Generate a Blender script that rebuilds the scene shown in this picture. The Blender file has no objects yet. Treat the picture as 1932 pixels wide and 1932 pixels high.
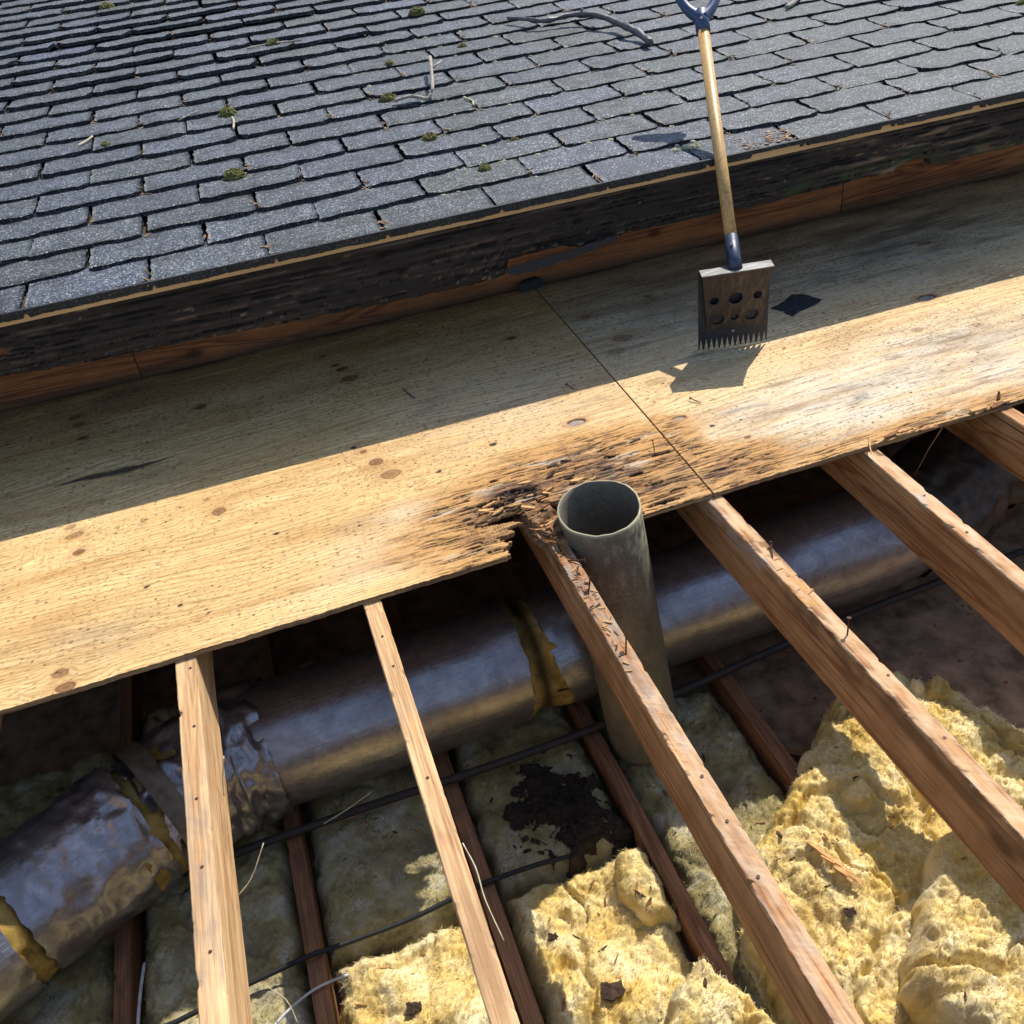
import bpy, math, random
import numpy as np
from mathutils import Vector, Matrix, Quaternion
from mathutils.bvhtree import BVHTree

SC = bpy.context.scene
COL = SC.collection
random.seed(7)
RNG = np.random.RandomState(11)

# ------------------------------------------------------------------ camera
cam_d = bpy.data.cameras.new('camera')
cam = bpy.data.objects.new('camera', cam_d); COL.objects.link(cam)
R = Vector((0.9415181, -0.3190515, -0.1083966))
U = Vector((0.2783127, 0.5549571, 0.7839417))
F = Vector((0.1899623, 0.7682635, -0.6112982))
m = Matrix(((R.x, U.x, -F.x, 0.3854), (R.y, U.y, -F.y, -1.4676), (R.z, U.z, -F.z, 1.2825), (0, 0, 0, 1)))
cam.matrix_world = m
cam_d.sensor_width = 36; cam_d.lens = 36 * 1700.11 / 1932
cam_d.clip_start = 0.02; cam_d.clip_end = 200
SC.camera = cam

# ------------------------------------------------------------------ light
SUN = Vector((0.61, 0.52, 1.0)).normalized()
w = bpy.data.worlds.new('World'); SC.world = w; w.use_nodes = True
nt = w.node_tree; nt.nodes.clear()
sky = nt.nodes.new('ShaderNodeTexSky'); sky.sky_type = 'NISHITA'; sky.sun_disc = False
sky.sun_elevation = math.asin(SUN.z); sky.sun_rotation = math.atan2(SUN.x, SUN.y)
bg = nt.nodes.new('ShaderNodeBackground'); bg.inputs[1].default_value = 0.15
wo = nt.nodes.new('ShaderNodeOutputWorld')
nt.links.new(sky.outputs[0], bg.inputs[0]); nt.links.new(bg.outputs[0], wo.inputs[0])
sd = bpy.data.lights.new('sun', 'SUN'); sd.energy = 4.6; sd.angle = math.radians(0.5); sd.color = (1, 0.93, 0.82)
so = bpy.data.objects.new('sun', sd); COL.objects.link(so)
so.rotation_euler = SUN.to_track_quat('Z', 'Y').to_euler(); so.location = (3, 3, 6)
SC.view_settings.view_transform = 'Standard'; SC.view_settings.look = 'None'
SC.view_settings.exposure = 0.5; SC.view_settings.gamma = 1

# ------------------------------------------------------------------ noise
def _h(ix, iy, seed):
    h = (ix.astype(np.int64) * 374761393 + iy.astype(np.int64) * 668265263 + seed * 974634777) & 0xffffffff
    h = ((h ^ (h >> 13)) * 1274126177) & 0xffffffff
    h = ((h ^ (h >> 16)) * 2246822519) & 0xffffffff
    return (h ^ (h >> 15)) & 0xffff
def perlin(x, y, seed=0):
    x = np.asarray(x, float); y = np.asarray(y, float)
    x, y = np.broadcast_arrays(x, y)
    x0 = np.floor(x); y0 = np.floor(y); fx = x - x0; fy = y - y0
    u = fx * fx * fx * (fx * (fx * 6 - 15) + 10); v = fy * fy * fy * (fy * (fy * 6 - 15) + 10)
    def g(i, j):
        a = _h(x0 + i, y0 + j, seed) * (2 * np.pi / 65536)
        return np.cos(a) * (fx - i) + np.sin(a) * (fy - j)
    return 1.5 * ((g(0, 0) * (1 - u) + g(1, 0) * u) * (1 - v) + (g(0, 1) * (1 - u) + g(1, 1) * u) * v)
def fbm(x, y, o=4, seed=0, gain=.5):
    s = 0; a = 1; t = 0
    for k in range(o):
        s = s + a * perlin(x * 2 ** k + 17.3 * k, y * 2 ** k - 9.1 * k, seed + k); t += a; a *= gain
    return s / t
def sm(a, b, x):
    t = np.clip((x - a) / (b - a), 0, 1); return t * t * (3 - 2 * t)
def mix(a, b, t):
    return a * (1 - t[..., None]) + np.asarray(b, float) * t[..., None]

# ------------------------------------------------------------------ materials
def mat(name):
    mt = bpy.data.materials.new(name); mt.use_nodes = True
    n = mt.node_tree; b = n.nodes['Principled BSDF']; return mt, n, b
def nd(n, t, **kw):
    x = n.nodes.new('ShaderNode' + t)
    for k, v in kw.items():
        if k.startswith('i_'):
            key = k[2:]; key = int(key) if key.isdigit() else key
            x.inputs[key].default_value = v
        else: setattr(x, k, v)
    return x
def ln(n, a, b): n.links.new(a, b)
def ramp(n, fac, stops):
    r = nd(n, 'ValToRGB'); e = r.color_ramp.elements
    while len(e) < len(stops): e.new(.5)
    for k, (p, c) in enumerate(stops):
        e[k].position = p; e[k].color = (c[0], c[1], c[2], 1) if hasattr(c, '__len__') else (c, c, c, 1)
    ln(n, fac, r.inputs[0]); return r.outputs[0]
def coords(n, scale=(1, 1, 1), rnd=True, kind='Object'):
    tc = nd(n, 'TexCoord'); mp = nd(n, 'Mapping'); mp.inputs['Scale'].default_value = scale
    src = tc.outputs[kind]
    if rnd:
        oi = nd(n, 'ObjectInfo'); ad = nd(n, 'VectorMath', operation='ADD'); mu = nd(n, 'Math', operation='MULTIPLY'); mu.inputs[1].default_value = 13.
        ln(n, oi.outputs['Random'], mu.inputs[0]); ln(n, src, ad.inputs[0]); ln(n, mu.outputs[0], ad.inputs[1]); src = ad.outputs[0]
    ln(n, src, mp.inputs[0]); return mp.outputs[0]
def noise(n, v, scale, detail=4, rough=.55, dist=0):
    x = nd(n, 'TexNoise'); x.inputs['Scale'].default_value = scale; x.inputs['Detail'].default_value = detail
    x.inputs['Roughness'].default_value = rough; x.inputs['Distortion'].default_value = dist
    ln(n, v, x.inputs['Vector']); return x.outputs['Fac']
def mixc(n, a, b, fac, mode='MIX'):
    x = nd(n, 'Mix', data_type='RGBA', blend_type=mode)
    for s, k in ((a, 6), (b, 7), (fac, 0)):
        if hasattr(s, 'links') or hasattr(s, 'is_linked'): ln(n, s, x.inputs[k])
        elif k == 0: x.inputs[0].default_value = s
        else: x.inputs[k].default_value = (s[0], s[1], s[2], 1) if hasattr(s, '__len__') else (s, s, s, 1)
    return x.outputs[2]
def math_(n, op, a, b=None):
    x = nd(n, 'Math', operation=op)
    for k, s in enumerate((a, b)):
        if s is None: continue
        if hasattr(s, 'is_linked'): ln(n, s, x.inputs[k])
        else: x.inputs[k].default_value = s
    return x.outputs[0]
def bump(n, b, h, strength=.4, dist=.002):
    x = nd(n, 'Bump'); x.inputs['Strength'].default_value = strength; x.inputs['Distance'].default_value = dist
    ln(n, h, x.inputs['Height']); ln(n, x.outputs[0], b.inputs['Normal'])

def lumber(name, light, dark, grain=(1, .05, 1), rings=9., rough=.75, knots=True, attr=True):
    """sawn wood: ring bands + fine fibre, grain along the axis squeezed in `grain`; 'Col' multiplies / stains"""
    mt, n, b = mat(name)
    v = coords(n, grain)
    r0 = noise(n, v, 7., 3, .5, .4)
    ring = math_(n, 'SINE', math_(n, 'MULTIPLY', r0, rings * 6.283))
    ring = math_(n, 'ADD', math_(n, 'MULTIPLY', ring, .5), .5)
    c = ramp(n, ring, [(0, light), (.55, [(a * .8 + d * .2) for a, d in zip(light, dark)]), (.9, dark), (1, light)])
    fib = noise(n, coords(n, tuple(g * 260 if g > .5 else g * 160 for g in grain)), 1., 3, .6)
    c = mixc(n, c, ramp(n, fib, [(.3, .50), (.6, 1.10)]), .85, 'MULTIPLY')
    big = noise(n, coords(n, tuple(g * 1.0 if g > .5 else .25 for g in grain)), 9., 3, .6)
    c = mixc(n, c, ramp(n, big, [(.3, .72), (.65, 1.1)]), .7, 'MULTIPLY')
    ck = noise(n, coords(n, tuple(g * 75 if g > .5 else g * 28 for g in grain)), 1., 4, .6)
    c = mixc(n, c, [x * .22 for x in dark], math_(n, 'MULTIPLY', ramp(n, ck, [(.655, 0), (.70, 1)]), .85))
    st = noise(n, coords(n, tuple(g * 16 if g > .5 else g * 30 for g in grain)), 1., 4, .6)
    c = mixc(n, c, [x * .6 for x in dark], math_(n, 'MULTIPLY', ramp(n, st, [(.56, 0), (.70, 1)]), .7))
    if knots:
        vo = nd(n, 'TexVoronoi'); vo.inputs['Scale'].default_value = 5.
        ln(n, coords(n, tuple(1.0 if g > .5 else .55 for g in grain)), vo.inputs['Vector'])
        kd = nd(n, 'MapRange'); kd.inputs[1].default_value = .045; kd.inputs[2].default_value = .11; kd.inputs[3].default_value = 1; kd.inputs[4].default_value = 0
        ln(n, vo.outputs['Distance'], kd.inputs[0])
        c = mixc(n, c, [x * .33 for x in dark], math_(n, 'MULTIPLY', kd.outputs[0], .85))
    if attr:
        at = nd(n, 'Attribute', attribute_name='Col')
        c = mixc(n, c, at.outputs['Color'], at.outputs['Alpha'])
    ln(n, c, b.inputs['Base Color']); b.inputs['Roughness'].default_value = rough
    b.inputs['Specular IOR Level'].default_value = .25
    bump(n, b, math_(n, 'ADD', fib, math_(n, 'MULTIPLY', ring, .4)), .35, .0015)
    return mt

def plain(name, c, rough=.7, metal=0., var=.25, scale=60., bmp=.2, bdist=.001, spec=.3, stretch=(1, 1, 1)):
    mt, n, b = mat(name)
    f = noise(n, coords(n, stretch), scale, 5, .6)
    cc = ramp(n, f, [(.3, [x * (1 - var) for x in c]), (.7, [min(1, x * (1 + var)) for x in c])])
    ln(n, cc, b.inputs['Base Color']); b.inputs['Roughness'].default_value = rough; b.inputs['Metallic'].default_value = metal
    b.inputs['Specular IOR Level'].default_value = spec
    if bmp: bump(n, b, f, bmp, bdist)
    return mt

def vcol(name, rough=.8, fine=(60, 700, 200), amt=.5, bmp=.3, bdist=.001, spec=.2):
    """colour read from the mesh's own 'Col', with fine fibre noise on top"""
    mt, n, b = mat(name)
    at = nd(n, 'Attribute', attribute_name='Col')
    f = noise(n, coords(n, fine, False), 1., 4, .65)
    c = mixc(n, at.outputs['Color'], ramp(n, f, [(.28, .55), (.62, 1.12)]), amt, 'MULTIPLY')
    ln(n, c, b.inputs['Base Color']); b.inputs['Roughness'].default_value = rough
    b.inputs['Specular IOR Level'].default_value = spec
    bump(n, b, f, bmp, bdist); return mt

M = {}
M['ply'] = vcol('plywood_face', .75, (45, 600, 200), .55, .4, .0012)
M['plyedge'] = lumber('plywood_edge', (.30, .17, .08), (.12, .06, .03), (.05, 1, 3), 6, attr=False, knots=False)
M['raf_pale'] = lumber('pale_fir', (.62, .40, .21), (.46, .26, .115))
M['raf_orange'] = lumber('orange_fir', (.50, .265, .115), (.25, .10, .038))
M['joist'] = lumber('brown_joist', (.30, .145, .07), (.19, .08, .035))
M['wall'] = lumber('redwood_board', (.32, .12, .045), (.14, .045, .018), (.05, 1, 1), 8)
M['fascia'] = vcol('rotten_fascia', .9, (40, 300, 500), .7, .6, .002)
M['black'] = plain('tar_black', (.012, .012, .014), .8)
M['tan'] = plain('tan_edge', (.50, .34, .17), .7, var=.15, scale=30, stretch=(.1, 1, 1))
M['ceil'] = plain('brown_paper', (.25, .155, .09), .85, var=.55, scale=16)
M['dark'] = plain('old_wood_dark', (.07, .045, .03), .9, var=.4, scale=12, stretch=(.1, 1, 1))
M['steel'] = plain('bare_steel', (.17, .17, .172), .6, .5, .55, 60, .15, spec=.5, stretch=(.2, 1, 1))
M['bladepaint'] = plain('dark_blade', (.018, .021, .027), .55, .3, .4, 50, spec=.5)
M['socket'] = plain('navy_socket', (.035, .05, .085), .42, .3, .2, 60, .1, spec=.5)
M['grip'] = plain('navy_plastic', (.03, .055, .12), .4, 0, .15, 80, .1, spec=.5)
M['pole'] = plain('black_pole', (.035, .028, .024), .6)
M['cable'] = plain('black_cable', (.015, .015, .016), .5)
M['white'] = plain('white_cable', (.45, .45, .45), .5)
M['nail'] = plain('rusty_nail', (.07, .035, .022), .6, .5, .4, 200)
M['nailhead'] = plain('worn_nail_head', (.30, .26, .24), .5, .6, .4, 200)
M['felt'] = plain('roofing_felt', (.022, .024, .028), .85, 0, .5, 300, .6)
M['twig'] = plain('grey_twig', (.28, .25, .21), .85, 0, .4, 120, .5)
M['bark'] = plain('dark_branch', (.07, .062, .062), .45, 0, .5, 60, .5, spec=.6)
M['straw'] = plain('straw_fibre', (.42, .38, .24), .8)
M['chip'] = plain('rotten_chip', (.22, .10, .04), .85, 0, .6, 40, .4)
M['chipl'] = plain('fresh_chip', (.52, .30, .12), .85, 0, .4, 60, .4)
M['chipd'] = plain('dark_chip', (.045, .025, .016), .9, 0, .5, 60, .4)
M['foil_shaded'] = plain('shaded_foil', (.085, .065, .05), .5, .5, .5, 20, .4, .004)  # darker copy of the foil, with shade painted into its colour
M['remnant'] = lumber('rotten_ply', (.30, .16, .07), (.09, .045, .02), (.08, 1, 1), 16, attr=False, knots=False)
M['debris'] = plain('leaf_mould', (.028, .019, .013), .95, 0, .7, 90, 1., .006)
M['tape'] = plain('old_duct_tape', (.16, .13, .09), .5, .3, .3, 40)

def mk_handle():
    mt, n, b = mat('ash_handle')
    f = noise(n, coords(n, (160, 160, 6)), 1., 3, .6)
    c = ramp(n, f, [(.3, (.36, .20, .06)), (.7, (.52, .32, .115))])
    g = noise(n, coords(n), 45., 4, .7)
    c = mixc(n, c, ramp(n, g, [(.32, .4), (.45, 1)]), .55, 'MULTIPLY')
    ln(n, c, b.inputs['Base Color']); b.inputs['Roughness'].default_value = .45; bump(n, b, f, .15, .0005); return mt
M['handle'] = mk_handle()

def mk_brace():
    mt, n, b = mat('worn_rusty_plate')
    v = coords(n, (120, 120, 9), False)
    f = noise(n, v, 1., 4, .65); g = noise(n, coords(n, (1, 1, 1), False), 14., 3, .6)
    c = ramp(n, math_(n, 'ADD', math_(n, 'MULTIPLY', f, .7), math_(n, 'MULTIPLY', g, .45)), [(.42, (.014, .012, .012)), (.60, (.042, .032, .025)), (.80, (.13, .10, .07))])
    ln(n, c, b.inputs['Base Color']); b.inputs['Roughness'].default_value = .55; b.inputs['Metallic'].default_value = .35; bump(n, b, f, .2, .0008); return mt
M['brace'] = mk_brace()

def mk_shingle():
    mt, n, b = mat('asphalt_granules')
    v = coords(n, (1, 1, 1), False)
    vo = nd(n, 'TexVoronoi'); vo.inputs['Scale'].default_value = 330; ln(n, v, vo.inputs['Vector'])
    bw = nd(n, 'SeparateColor'); ln(n, vo.outputs['Color'], bw.inputs[0])
    c = ramp(n, bw.outputs[0], [(0, (.012, .018, .025)), (.42, (.032, .044, .058)), (.76, (.074, .098, .122)), (.93, (.17, .208, .235)), (1, (.38, .42, .44))])
    tint = nd(n, 'Mix', data_type='RGBA', blend_type='MULTIPLY'); tint.inputs[0].default_value = .35
    ln(n, c, tint.inputs[6]); ln(n, vo.outputs['Color'], tint.inputs[7]); c = tint.outputs[2]
    big = noise(n, v, 5., 5, .65)
    c = mixc(n, c, ramp(n, big, [(.3, .7), (.7, 1.3)]), .8, 'MULTIPLY')
    at = nd(n, 'Attribute', attribute_name='Col'); c = mixc(n, c, at.outputs['Color'], 1., 'MULTIPLY')
    ln(n, c, b.inputs['Base Color']); b.inputs['Roughness'].default_value = .72; b.inputs['Specular IOR Level'].default_value = .45
    bump(n, b, math_(n, 'ADD', bw.outputs[1], noise(n, v, 90, 3)), .55, .0022); return mt
M['shingle'] = mk_shingle()

def mk_foil():
    mt, n, b = mat('foil_jacket')
    tc = nd(n, 'TexCoord'); uv = tc.outputs['UV']
    sp = nd(n, 'SeparateXYZ'); ln(n, uv, sp.inputs[0])
    def lines(o, f):
        return math_(n, 'LESS_THAN', math_(n, 'FRACT', math_(n, 'MULTIPLY', o, f)), .16)
    grid = math_(n, 'MAXIMUM', lines(sp.outputs[0], 75.), lines(sp.outputs[1], 55.))
    v = coords(n, (1, 1, 1), False)
    w1 = noise(n, v, 26., 4, .6, .6); w2 = noise(n, v, 130., 3, .6)
    c = ramp(n, w1, [(.3, (.27, .25, .255)), (.7, (.43, .405, .405))])
    ln(n, c, b.inputs['Base Color']); b.inputs['Metallic'].default_value = .85
    rr = ramp(n, w2, [(.3, .27), (.7, .40)]); ln(n, rr, b.inputs['Roughness'])
    h = math_(n, 'ADD', math_(n, 'ADD', math_(n, 'MULTIPLY', grid, .42), math_(n, 'MULTIPLY', w1, .8)), math_(n, 'MULTIPLY', w2, .35))
    bump(n, b, h, .5, .003); return mt
M['foil'] = mk_foil()

def mk_wool(name, c1, c2, c3):
    mt, n, b = mat(name)
    v = coords(n, (1, 1, 1), True)
    f1 = noise(n, v, 9., 6, .65, .5); f2 = noise(n, v, 160., 4, .7, 1.2); f3 = noise(n, coords(n, (30, 90, 60)), 6., 3, .7, 1.5)
    c = ramp(n, f1, [(.36, c2), (.5, c1), (.64, c3)])
    c = mixc(n, c, ramp(n, f2, [(.3, .82), (.65, 1.08)]), .7, 'MULTIPLY')
    sp = noise(n, v, 75., 3, .6)
    c = mixc(n, c, ramp(n, sp, [(.26, .12), (.33, 1.)]), .8, 'MULTIPLY')
    at = nd(n, 'Attribute', attribute_name='Col'); c = mixc(n, c, at.outputs['Color'], at.outputs['Alpha'])
    ln(n, c, b.inputs['Base Color']); b.inputs['Roughness'].default_value = .95; b.inputs['Specular IOR Level'].default_value = .05
    b.inputs['Subsurface Weight'].default_value = .25; b.inputs['Subsurface Radius'].default_value = (1, .85, .5); b.inputs['Subsurface Scale'].default_value = .012
    bump(n, b, math_(n, 'ADD', f2, f3), .55, .004); return mt
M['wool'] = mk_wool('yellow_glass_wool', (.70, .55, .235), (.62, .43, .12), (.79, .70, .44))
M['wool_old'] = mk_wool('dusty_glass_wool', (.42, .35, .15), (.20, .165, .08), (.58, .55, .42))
M['wool_orange'] = mk_wool('amber_glass_wool', (.40, .27, .075), (.20, .12, .03), (.52, .40, .15))
M['paper'] = plain('white_facing_paper', (.72, .68, .58), .8, 0, .15, 40, .5)

def mk_pipe():
    mt, n, b = mat('mossy_cement_pipe')
    v = coords(n, (1, 1, 1), False)
    f = noise(n, v, 14., 5, .65); g = noise(n, v, 120., 4, .7); s = noise(n, coords(n, (40, 40, 3), False), 1., 3)
    c = ramp(n, f, [(.3, (.065, .052, .036)), (.5, (.14, .117, .082)), (.72, (.215, .18, .115))])
    c = mixc(n, c, ramp(n, s, [(.35, .7), (.65, 1.1)]), .6, 'MULTIPLY')
    vo = nd(n, 'TexVoronoi', feature='DISTANCE_TO_EDGE'); vo.inputs['Scale'].default_value = 75; ln(n, v, vo.inputs['Vector'])
    cm = noise(n, v, 7., 2)
    c = mixc(n, c, (.03, .022, .016), math_(n, 'MULTIPLY', ramp(n, vo.outputs['Distance'], [(.0, .9), (.06, 0)]), ramp(n, cm, [(.45, 0), (.6, 1)])))
    c = mixc(n, c, (.42, .40, .22), ramp(n, g, [(.62, 0), (.74, .7)]))
    at = nd(n, 'Attribute', attribute_name='Col'); c = mixc(n, c, at.outputs['Color'], at.outputs['Alpha'])
    ln(n, c, b.inputs['Base Color']); b.inputs['Roughness'].default_value = .9
    bump(n, b, math_(n, 'ADD', f, math_(n, 'MULTIPLY', g, .5)), .5, .003); return mt
M['pipe'] = mk_pipe()
def mk_moss():
    mt, n, b = mat('moss')
    f = noise(n, coords(n), 220., 4, .7); g = noise(n, coords(n), 40., 3)
    c = ramp(n, f, [(.3, (.03, .032, .008)), (.55, (.13, .12, .025)), (.75, (.26, .22, .05))])
    ln(n, c, b.inputs['Base Color']); b.inputs['Roughness'].default_value = .95; bump(n, b, f, 1., .006); return mt
M['moss'] = mk_moss()
M['lichen'] = plain('pale_lichen', (.36, .36, .24), .95, 0, .4, 150, 1., .004)
M['litter'] = plain('needle_litter', (.26, .17, .10), .9, 0, .7, 30, .3)

# ------------------------------------------------------------------ builders
def tag(o, label=None, cat=None, group=None, kind=None):
    if label: o['label'] = label
    if cat: o['category'] = cat
    if group: o['group'] = group
    if kind: o['kind'] = kind
    return o
def empty(name, loc, label, cat, group=None):
    o = bpy.data.objects.new(name, None); COL.objects.link(o); o.location = loc; o.empty_display_size = .05
    return tag(o, label, cat, group)
def link(name, me, parent=None):
    o = bpy.data.objects.new(name, me); COL.objects.link(o)
    if parent is not None:
        o.parent = parent
        if parent.parent is None: o.matrix_parent_inverse = Matrix.Translation(parent.location).inverted()
    return o
def mesh(name, V, Fq, mats, parent=None, col=None, smooth=True, mi=None, uv=None):
    me = bpy.data.meshes.new(name)
    V = np.asarray(V, np.float32)
    if isinstance(Fq, np.ndarray) and Fq.ndim == 2:
        k = Fq.shape[1]
        me.vertices.add(len(V)); me.vertices.foreach_set('co', V.ravel())
        me.loops.add(Fq.size); me.loops.foreach_set('vertex_index', Fq.astype(np.int32).ravel())
        me.polygons.add(len(Fq)); me.polygons.foreach_set('loop_start', np.arange(0, Fq.size, k, dtype=np.int32))
        me.polygons.foreach_set('loop_total', np.full(len(Fq), k, np.int32)); me.update(calc_edges=True)
    else:
        me.from_pydata([tuple(map(float, v)) for v in V], [], [tuple(map(int, f)) for f in Fq])
    if col is not None:
        a = me.color_attributes.new('Col', 'FLOAT_COLOR', 'POINT')
        c = np.ones((len(V), 4), np.float32); c[:, :np.shape(col)[1]] = col; a.data.foreach_set('color', c.ravel())
    if uv is not None:
        l = me.uv_layers.new(name='UVMap'); idx = np.zeros(len(me.loops), np.int32); me.loops.foreach_get('vertex_index', idx)
        l.data.foreach_set('uv', np.asarray(uv, np.float32)[idx].ravel())
    for x in (mats if isinstance(mats, (list, tuple)) else [mats]): me.materials.append(x)
    if mi is not None: me.polygons.foreach_set('material_index', np.asarray(mi, np.int32))
    me.polygons.foreach_set('use_smooth', np.full(len(me.polygons), bool(smooth)))
    me.update()
    return link(name, me, parent)
def gridf(nx, ny, off=0):
    i = np.arange(nx * ny).reshape(ny, nx) + off
    return np.stack([i[:-1, :-1], i[:-1, 1:], i[1:, 1:], i[1:, :-1]], -1).reshape(-1, 4)
class MB:
    def __init__(s): s.v = []; s.f = []
    def add(s, V, Fs):
        o = len(s.v); s.v += [tuple(map(float, v)) for v in V]; s.f += [tuple(int(i) + o for i in f) for f in Fs]
    def box(s, c, d, X=(1, 0, 0), Y=(0, 1, 0), Z=None):
        X = Vector(X).normalized(); Y = Vector(Y); Y = (Y - X * Y.dot(X)).normalized(); Z = X.cross(Y); c = Vector(c)
        V = [c + X * (a * d[0] / 2) + Y * (b * d[1] / 2) + Z * (e * d[2] / 2) for a in (-1, 1) for b in (-1, 1) for e in (-1, 1)]
        s.add(V, [(0, 1, 3, 2), (4, 6, 7, 5), (0, 4, 5, 1), (2, 3, 7, 6), (0, 2, 6, 4), (1, 5, 7, 3)])
    def tube(s, pts, rad, n=8, jit=0., caps=True, oval=1.):
        pts = [Vector(p) for p in pts]; rad = rad if hasattr(rad, '__len__') else [rad] * len(pts)
        rows = []; up = None
        for i, p in enumerate(pts):
            t = (pts[min(i + 1, len(pts) - 1)] - pts[max(i - 1, 0)]).normalized()
            if up is None:
                up = Vector((0, 0, 1)) if abs(t.z) < .9 else Vector((1, 0, 0))
            a = t.cross(up).normalized(); up = a.cross(t).normalized()
            rows.append([p + (a * math.cos(2 * math.pi * k / n) + up * (oval * math.sin(2 * math.pi * k / n))) * rad[i] * (1 + random.uniform(-jit, jit)) for k in range(n)])
        V = [v for r in rows for v in r]; Fs = []
        for i in range(len(rows) - 1):
            for k in range(n): Fs.append((i * n + k, i * n + (k + 1) % n, (i + 1) * n + (k + 1) % n, (i + 1) * n + k))
        if caps: Fs += [tuple(range(n - 1, -1, -1)), tuple((len(rows) - 1) * n + k for k in range(n))]
        s.add(V, Fs)
    def build(s, name, mt, parent=None, smooth=False):
        return mesh(name, s.v, s.f, mt, parent, None, smooth)
def curve_mesh(polys, ext):
    """flat 2-D outline with holes -> solid plate mesh data (local xy, thickness along z)"""
    cu = bpy.data.curves.new('outline', 'CURVE'); cu.dimensions = '2D'; cu.fill_mode = 'BOTH'; cu.extrude = ext
    for pl in polys:
        sp = cu.splines.new('POLY'); sp.points.add(len(pl) - 1); sp.use_cyclic_u = True
        for k, (x, y) in enumerate(pl): sp.points[k].co = (x, y, 0, 1)
    o = bpy.data.objects.new('outline', cu); COL.objects.link(o)
    me = bpy.data.meshes.new_from_object(o); bpy.data.objects.remove(o); bpy.data.curves.remove(cu); return me
def circ(x, y, r, n=22, flip=True):
    return [(x + r * math.cos(2 * math.pi * k / n), y + r * math.sin(2 * math.pi * k / n)) for k in range(n)]
def skirt(V, Fq, dz):
    """close a sheet's open edges downwards"""
    e = np.concatenate([Fq[:, [0, 1]], Fq[:, [1, 2]], Fq[:, [2, 3]], Fq[:, [3, 0]]])
    key = np.sort(e, 1); k = key[:, 0].astype(np.int64) * len(V) + key[:, 1]
    _, inv, cnt = np.unique(k, return_inverse=True, return_counts=True)
    return e[cnt[inv] == 1]

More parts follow.
